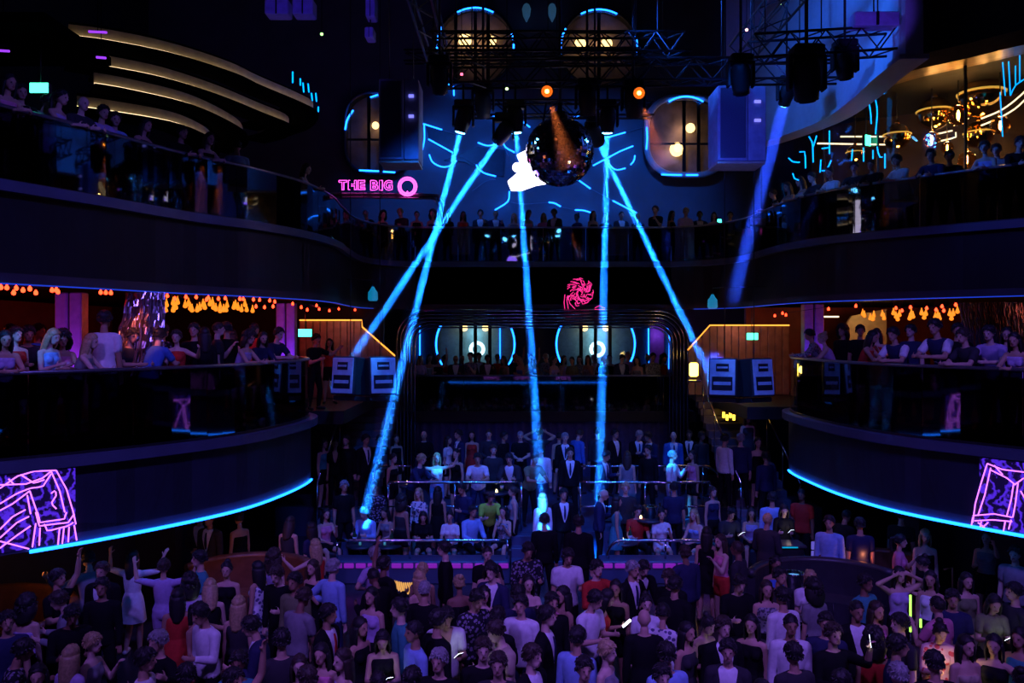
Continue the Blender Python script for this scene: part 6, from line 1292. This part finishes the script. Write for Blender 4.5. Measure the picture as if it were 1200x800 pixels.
sl, sr = 'on the dim stairs', 'on the lit stairs'
for px, d, pose, sex, yaw, s, place, skin in [(379, 18.85, 'hip', 'f', 60, 'tank teal|miniskirt black|long black', sl, 0), (393, 18.85, 'stand', 'f', 10, 'openshirt black|trousers black|long black', sl, 1), (406, 18.85, 'stand', 'm', -10, 'longshirt black|trousers black|short black', sl, 2), (428, 18.85, 'stand', 'm', 50, 'suit black|trousers black|short black', sl, 1),
    (849, 18.85, 'stand', 'm', 120, 'longshirt white|trousers black|short black', sr, 1), (868, 18.85, 'stand', 'm', 175, 'longshirt navy|trousers black|short grey', sr, 2), (888, 18.85, 'stand', 'f', 0, 'strapless black|miniskirt black|tied black', sr, 0), (898, 18.3, 'stand', 'm', 190, 'longshirt navy|trousers black|short black', sr, 1), (876, 19.75, 'stand', 'f', 10, 'dress dark grey|x x|long brown', sr, 0)]:
    TR(px, d, .93 if d == 18.85 else (.60 if d < 18.5 else 1.425), pose, sex, yaw, s, place, skin)
# balconies
def BL(curve, side, px, back, zf, pose, sex, s, place, skin=0, turn=0, label=None, sc=None):
    for _ in range(12):                                      # step back from the rail until there is room
        c_ = offset(curve, back*side); d = hit(c_, px)
        if not d: return
        if all(math.hypot(X(px, d)-u[0], d-u[1]) > .40 for u in PLACED if abs(u[2]-zf) < .5): break
        back += .14
    PLACED.append((X(px, d), d, zf))
    i = min(range(1, len(curve)-1), key=lambda k: abs(600+F*c_[k][0]/c_[k][1]-px)+(0 if abs(c_[k][1]-d) < 1 else 1e3))
    tx, ty = c_[i+1][0]-c_[i-1][0], c_[i+1][1]-c_[i-1][1]; L_ = math.hypot(tx, ty); nx, ny = ty/L_*side, -tx/L_*side
    yaw = math.degrees(math.atan2(nx, -ny))+turn; t = spec(s); sc = sc or ((.98 if sex == 'm' else .93)+RS.uniform(-.02, .02))
    return person(X(px, d), d, zf, yaw, pose, sex, *t, place, sc, skin, label)
lm, rm = 'beside the tinsel curtain balcony rail', 'on pear bulb balcony'
lm = 'on tinsel curtain balcony'
for px, back, pose, sex, s, skin, turn, lab in [
    (4, .45, 'rail', 'f', 'tank lilac|miniskirt black|long black', 1, 0, None), (18, .9, 'stand', 'f', 'tank red|miniskirt black|short brown', 2, 20, None), (30, .5, 'rail', 'm', 'tshirt dark grey|trousers black|short black', 3, 0, None), (44, 1.3, 'stand', 'm', 'longshirt blue|trousers black|short black', 0, 40, None), (55, .6, 'phone', 'f', 'tank light blue|miniskirt black|long blond', 2, 30, None),
    (72, .5, 'rail', 'f', 'tank pink|miniskirt black|curly black', 1, -10, None), (96, .55, 'rail', 'f', 'tank grey|miniskirt black|long blond', 2, 50, None), (122, .75, 'stand', 'm', 'tshirt white|trousers navy|short black', 3, 130, 'person in big white T-shirt, back turned, before the tinsel curtain'), (148, .5, 'rail', 'm', 'tshirt dark grey|trousers black|short black', 1, 10, None), (180, .6, 'rail', 'm', 'tshirt blue|trousers black|short black', 2, 110, None),
    (208, .7, 'dance', 'f', 'tank red|miniskirt black|short brown', 2, -50, None), (228, .9, 'stand', 'm', 'tshirt black|trousers black|short brown', 0, -60, None), (240, .5, 'stand', 'f', 'longshirt black|miniskirt black|long black', 1, 150, None), (254, .7, 'drink', 'm', 'tshirt dark grey|trousers black|buzz brown', 2, 40, None), (266, .5, 'stand', 'm', 'longshirt black|trousers black|short black', 0, 170, None),
    (284, .5, 'rail', 'f', 'tank lilac|miniskirt black|curly brown', 0, 0, None), (297, 1.0, 'stand', 'm', 'tshirt red|trousers black|buzz black', 1, 60, None), (305, .5, 'rail', 'f', 'longshirt navy|miniskirt black|long black', 0, -40, None), (320, .5, 'rail', 'm', 'tshirt navy|trousers black|short black', 2, -20, None), (331, 1.1, 'stand', 'm', 'longshirt black|trousers black|short black', 0, 20, None), (345, .55, 'rail', 'm', 'longshirt blue|trousers black|short black', 1, -30, None), (354, .9, 'stand', 'f', 'tank pink|miniskirt black|long black', 0, 0, None),
    (12, 1.6, 'stand', 'm', 'tshirt olive|trousers black|short black', 1, 0, None), (190, 1.5, 'stand', 'm', 'longshirt dark patterned|trousers black|short black', 1, 90, None), (272, 1.4, 'stand', 'f', 'dress red|x x|long brown', 2, 0, None)]:
    BL(L2L, 1, px, back, 3.47, pose, sex, s, lm, skin, turn, lab, sc=1.08 if px == 122 else None)
# the reaching guests at the curved end, on the floor towards the exit sign
for px, d, pose, sex, yaw, s, skin in [(368, 18.6, 'dance', 'm', 60, 'tshirt black|trousers black|short black', 0), (386, 20.2, 'stand', 'f', 20, 'tank red|miniskirt black|long black', 1)]:
    TR(px, d, 3.25, pose, sex, yaw, s, 'near the hanging blue speakers', skin)
for px, back, pose, sex, s, skin, turn, lab in [
    (931, .55, 'rail', 'm', 'tshirt blue|trousers black|short black', 1, 20, None), (942, 1.2, 'stand', 'm', 'longshirt black|trousers black|short black', 0, 60, None), (957, .5, 'rail', 'm', 'longshirt dotted grey|trousers black|short black', 1, 30, None), (972, .55, 'rail', 'f', 'tank lilac|miniskirt black|bun blond', 2, -20, None), (988, 1.1, 'stand', 'm', 'longshirt black|trousers black|curly black', 1, 40, None), (1008, 1.3, 'stand', 'm', 'tshirt black|trousers black|short black', 3, 150, None), (1014, .7, 'rail', 'f', 'tank red|miniskirt black|long black', 1, 130, None), (1028, .9, 'drink', 'f', 'tank red|miniskirt black|long brown', 2, 40, None),
    (1053, .5, 'rail', 'm', 'polo navy|trousers black|short black', 1, 10, 'person in dark polo with white sleeves, looking down beside the taller polo guest'), (1068, 1.2, 'stand', 'm', 'tshirt navy|trousers black|short black', 2, 20, None), (1103, .6, 'rail', 'm', 'polo navy|trousers navy|short black', 1, -5, 'taller person in navy polo with white sleeves below the pear bulb bunches'), (1122, .9, 'stand', 'm', 'longshirt black|trousers black|short black', 1, 40, None), (1137, .5, 'rail', 'm', 'tshirt dark grey|trousers black|short brown', 0, -20, None), (1164, .5, 'rail', 'm', 'tshirt lilac|trousers black|short black', 2, 0, None), (1193, .5, 'rail', 'f', 'tank lilac|miniskirt black|long black', 1, 0, None), (1180, 1.2, 'stand', 'f', 'tank black|miniskirt black|long black', 0, 20, None)]:
    BL(L2R, -1, px, back, 3.47, pose, sex, s, rm, skin, turn, lab, sc=1.06 if px == 1103 else None)
ul, ur, uc = 'below the cream rings', 'before the amber globes', 'behind upper rear balustrade'
for px, pose, sex, s, skin, turn in [(4, 'rail', 'f', 'tank pink|miniskirt black|long black', 1, 0), (22, 'rail', 'm', 'longshirt black|trousers black|short black', 0, -20), (46, 'railphone', 'm', 'tshirt grey|trousers black|short brown', 2, 30), (62, 'rail', 'f', 'tank lilac|miniskirt black|tied black', 0, 20), (90, 'rail', 'm', 'longshirt dark grey|trousers black|bald', 2, 0), (115, 'rail', 'm', 'tshirt lilac|trousers black|short black', 0, -10), (133, 'rail', 'f', 'longshirt light blue|miniskirt black|short brown', 2, -30), (163, 'rail', 'f', 'tank dark grey|miniskirt black|long black', 0, 10), (208, 'rail', 'm', 'longshirt black|trousers black|short black', 1, 0), (240, 'rail', 'f', 'tank black|miniskirt black|long brown', 2, 0), (278, 'stand', 'm', 'longshirt light blue|trousers black|short black', 1, 150), (352, 'rail', 'f', 'tank lilac|miniskirt black|long black', 0, 0)]:
    BL(L3L, 1, px, .45 if pose != 'stand' else .6, 7.08, pose, sex, s, ul, skin, turn, sc=.95)
for px, pose, sex, s, skin, turn in [(912, 'rail', 'm', 'tshirt black|trousers black|short black', 0, 0), (928, 'rail', 'f', 'tank beige|miniskirt black|long brown', 1, 20), (944, 'rail', 'f', 'tank lilac|miniskirt black|long black', 1, 0), (958, 'rail', 'm', 'longshirt dark grey|trousers black|short black', 2, 0), (977, 'rail', 'f', 'tshirt white|miniskirt black|bun black', 1, 10), (1003, 'rail', 'm', 'tshirt dark grey|trousers black|short black', 0, 20), (1025, 'rail', 'm', 'longshirt black|trousers black|buzz black', 3, 0), (1057, 'rail', 'm', 'tshirt white|trousers black|short black', 1, -20), (1094, 'rail', 'm', 'longshirt navy|trousers black|short black', 0, 0), (1114, 'rail', 'm', 'tshirt black|trousers black|short black', 1, 10), (1156, 'rail', 'f', 'tank lilac|miniskirt black|short brown', 0, 0), (1170, 'rail', 'm', 'tshirt grey|trousers black|short black', 2, 0), (1192, 'rail', 'm', 'longshirt black|trousers black|short black', 0, 30)]:
    BL(L3R, -1, px, .45, 7.08, pose, sex, s, ur, skin, turn, sc=.97)
for k in range(24):
    px = 432+k*18.5+RS.uniform(-4, 4); d = 24.55+RS.choice([0, .6]); rnd(px, d, 7.08, uc, RS.uniform(-50, 50), ['stand', 'drink', 'phone1', 'clasp'], add=False, far=True)
ac = 'inside the arch'
for k in range(30):
    px = 494+k*9.7+RS.uniform(-3, 3); d = 24.85+.75*(k % 2)+RS.uniform(0, .15); rnd(px, d, 2.66, ac, RS.uniform(-50, 50), ['stand', 'drink', 'phone1', 'armup', 'clasp'], add=False, tcs=TC+['lilac', 'white'], far=True)
finish_far('distant_crowd', 'distant guests packed behind the arch rail and the upper rear balustrade')
# label pass: same wording is told apart by lower garment, facing or skin shadowing neighbours where that differs
from collections import defaultdict
def words(s): return len(s.split())
for attempt in range(3):
    by = defaultdict(list)
    for rec in PEOPLE:
        lab = rec[0]['label']
        if words(lab) > 16: rec[0]['label'] = lab = lab.replace('long-sleeved shirt', 'sleeved shirt').replace(' hair,', ',').replace('white shirt, ', '')
        if words(lab) > 16: rec[0]['label'] = lab = lab.replace(', '+POSEW[rec[1]], '')
        by[lab].append(rec)
    for lab, recs in list(by.items()):
        if len(recs) < 2: continue
        for k, (o, pose, sex, bcol, bottom, hw, face) in enumerate(recs):
            if attempt == 2:                                     # still alike: name the neighbour it stands next to
                best = min((r for r in PEOPLE if r[0] is not o and len(by.get(r[0]['label'], ())) == 1), key=lambda r: (r[0].location-o.location).length)
                nb = best[0]['label'].split(',')[0].replace('person in ', ''); extra = 'beside '+nb
                base = lab if words(lab)+words(extra) <= 16 else lab.replace(', '+POSEW[pose], '').replace(', '+hw, '')
                o['label'] = (base+', '+extra) if words(base+' '+extra) <= 16 else lab
            else:
                extra = ('%s %s' % (bcol, bottom) if attempt == 0 and bcol != 'x' else face)
                if extra and words(lab)+words(extra) <= 16: o['label'] = lab+', '+extra
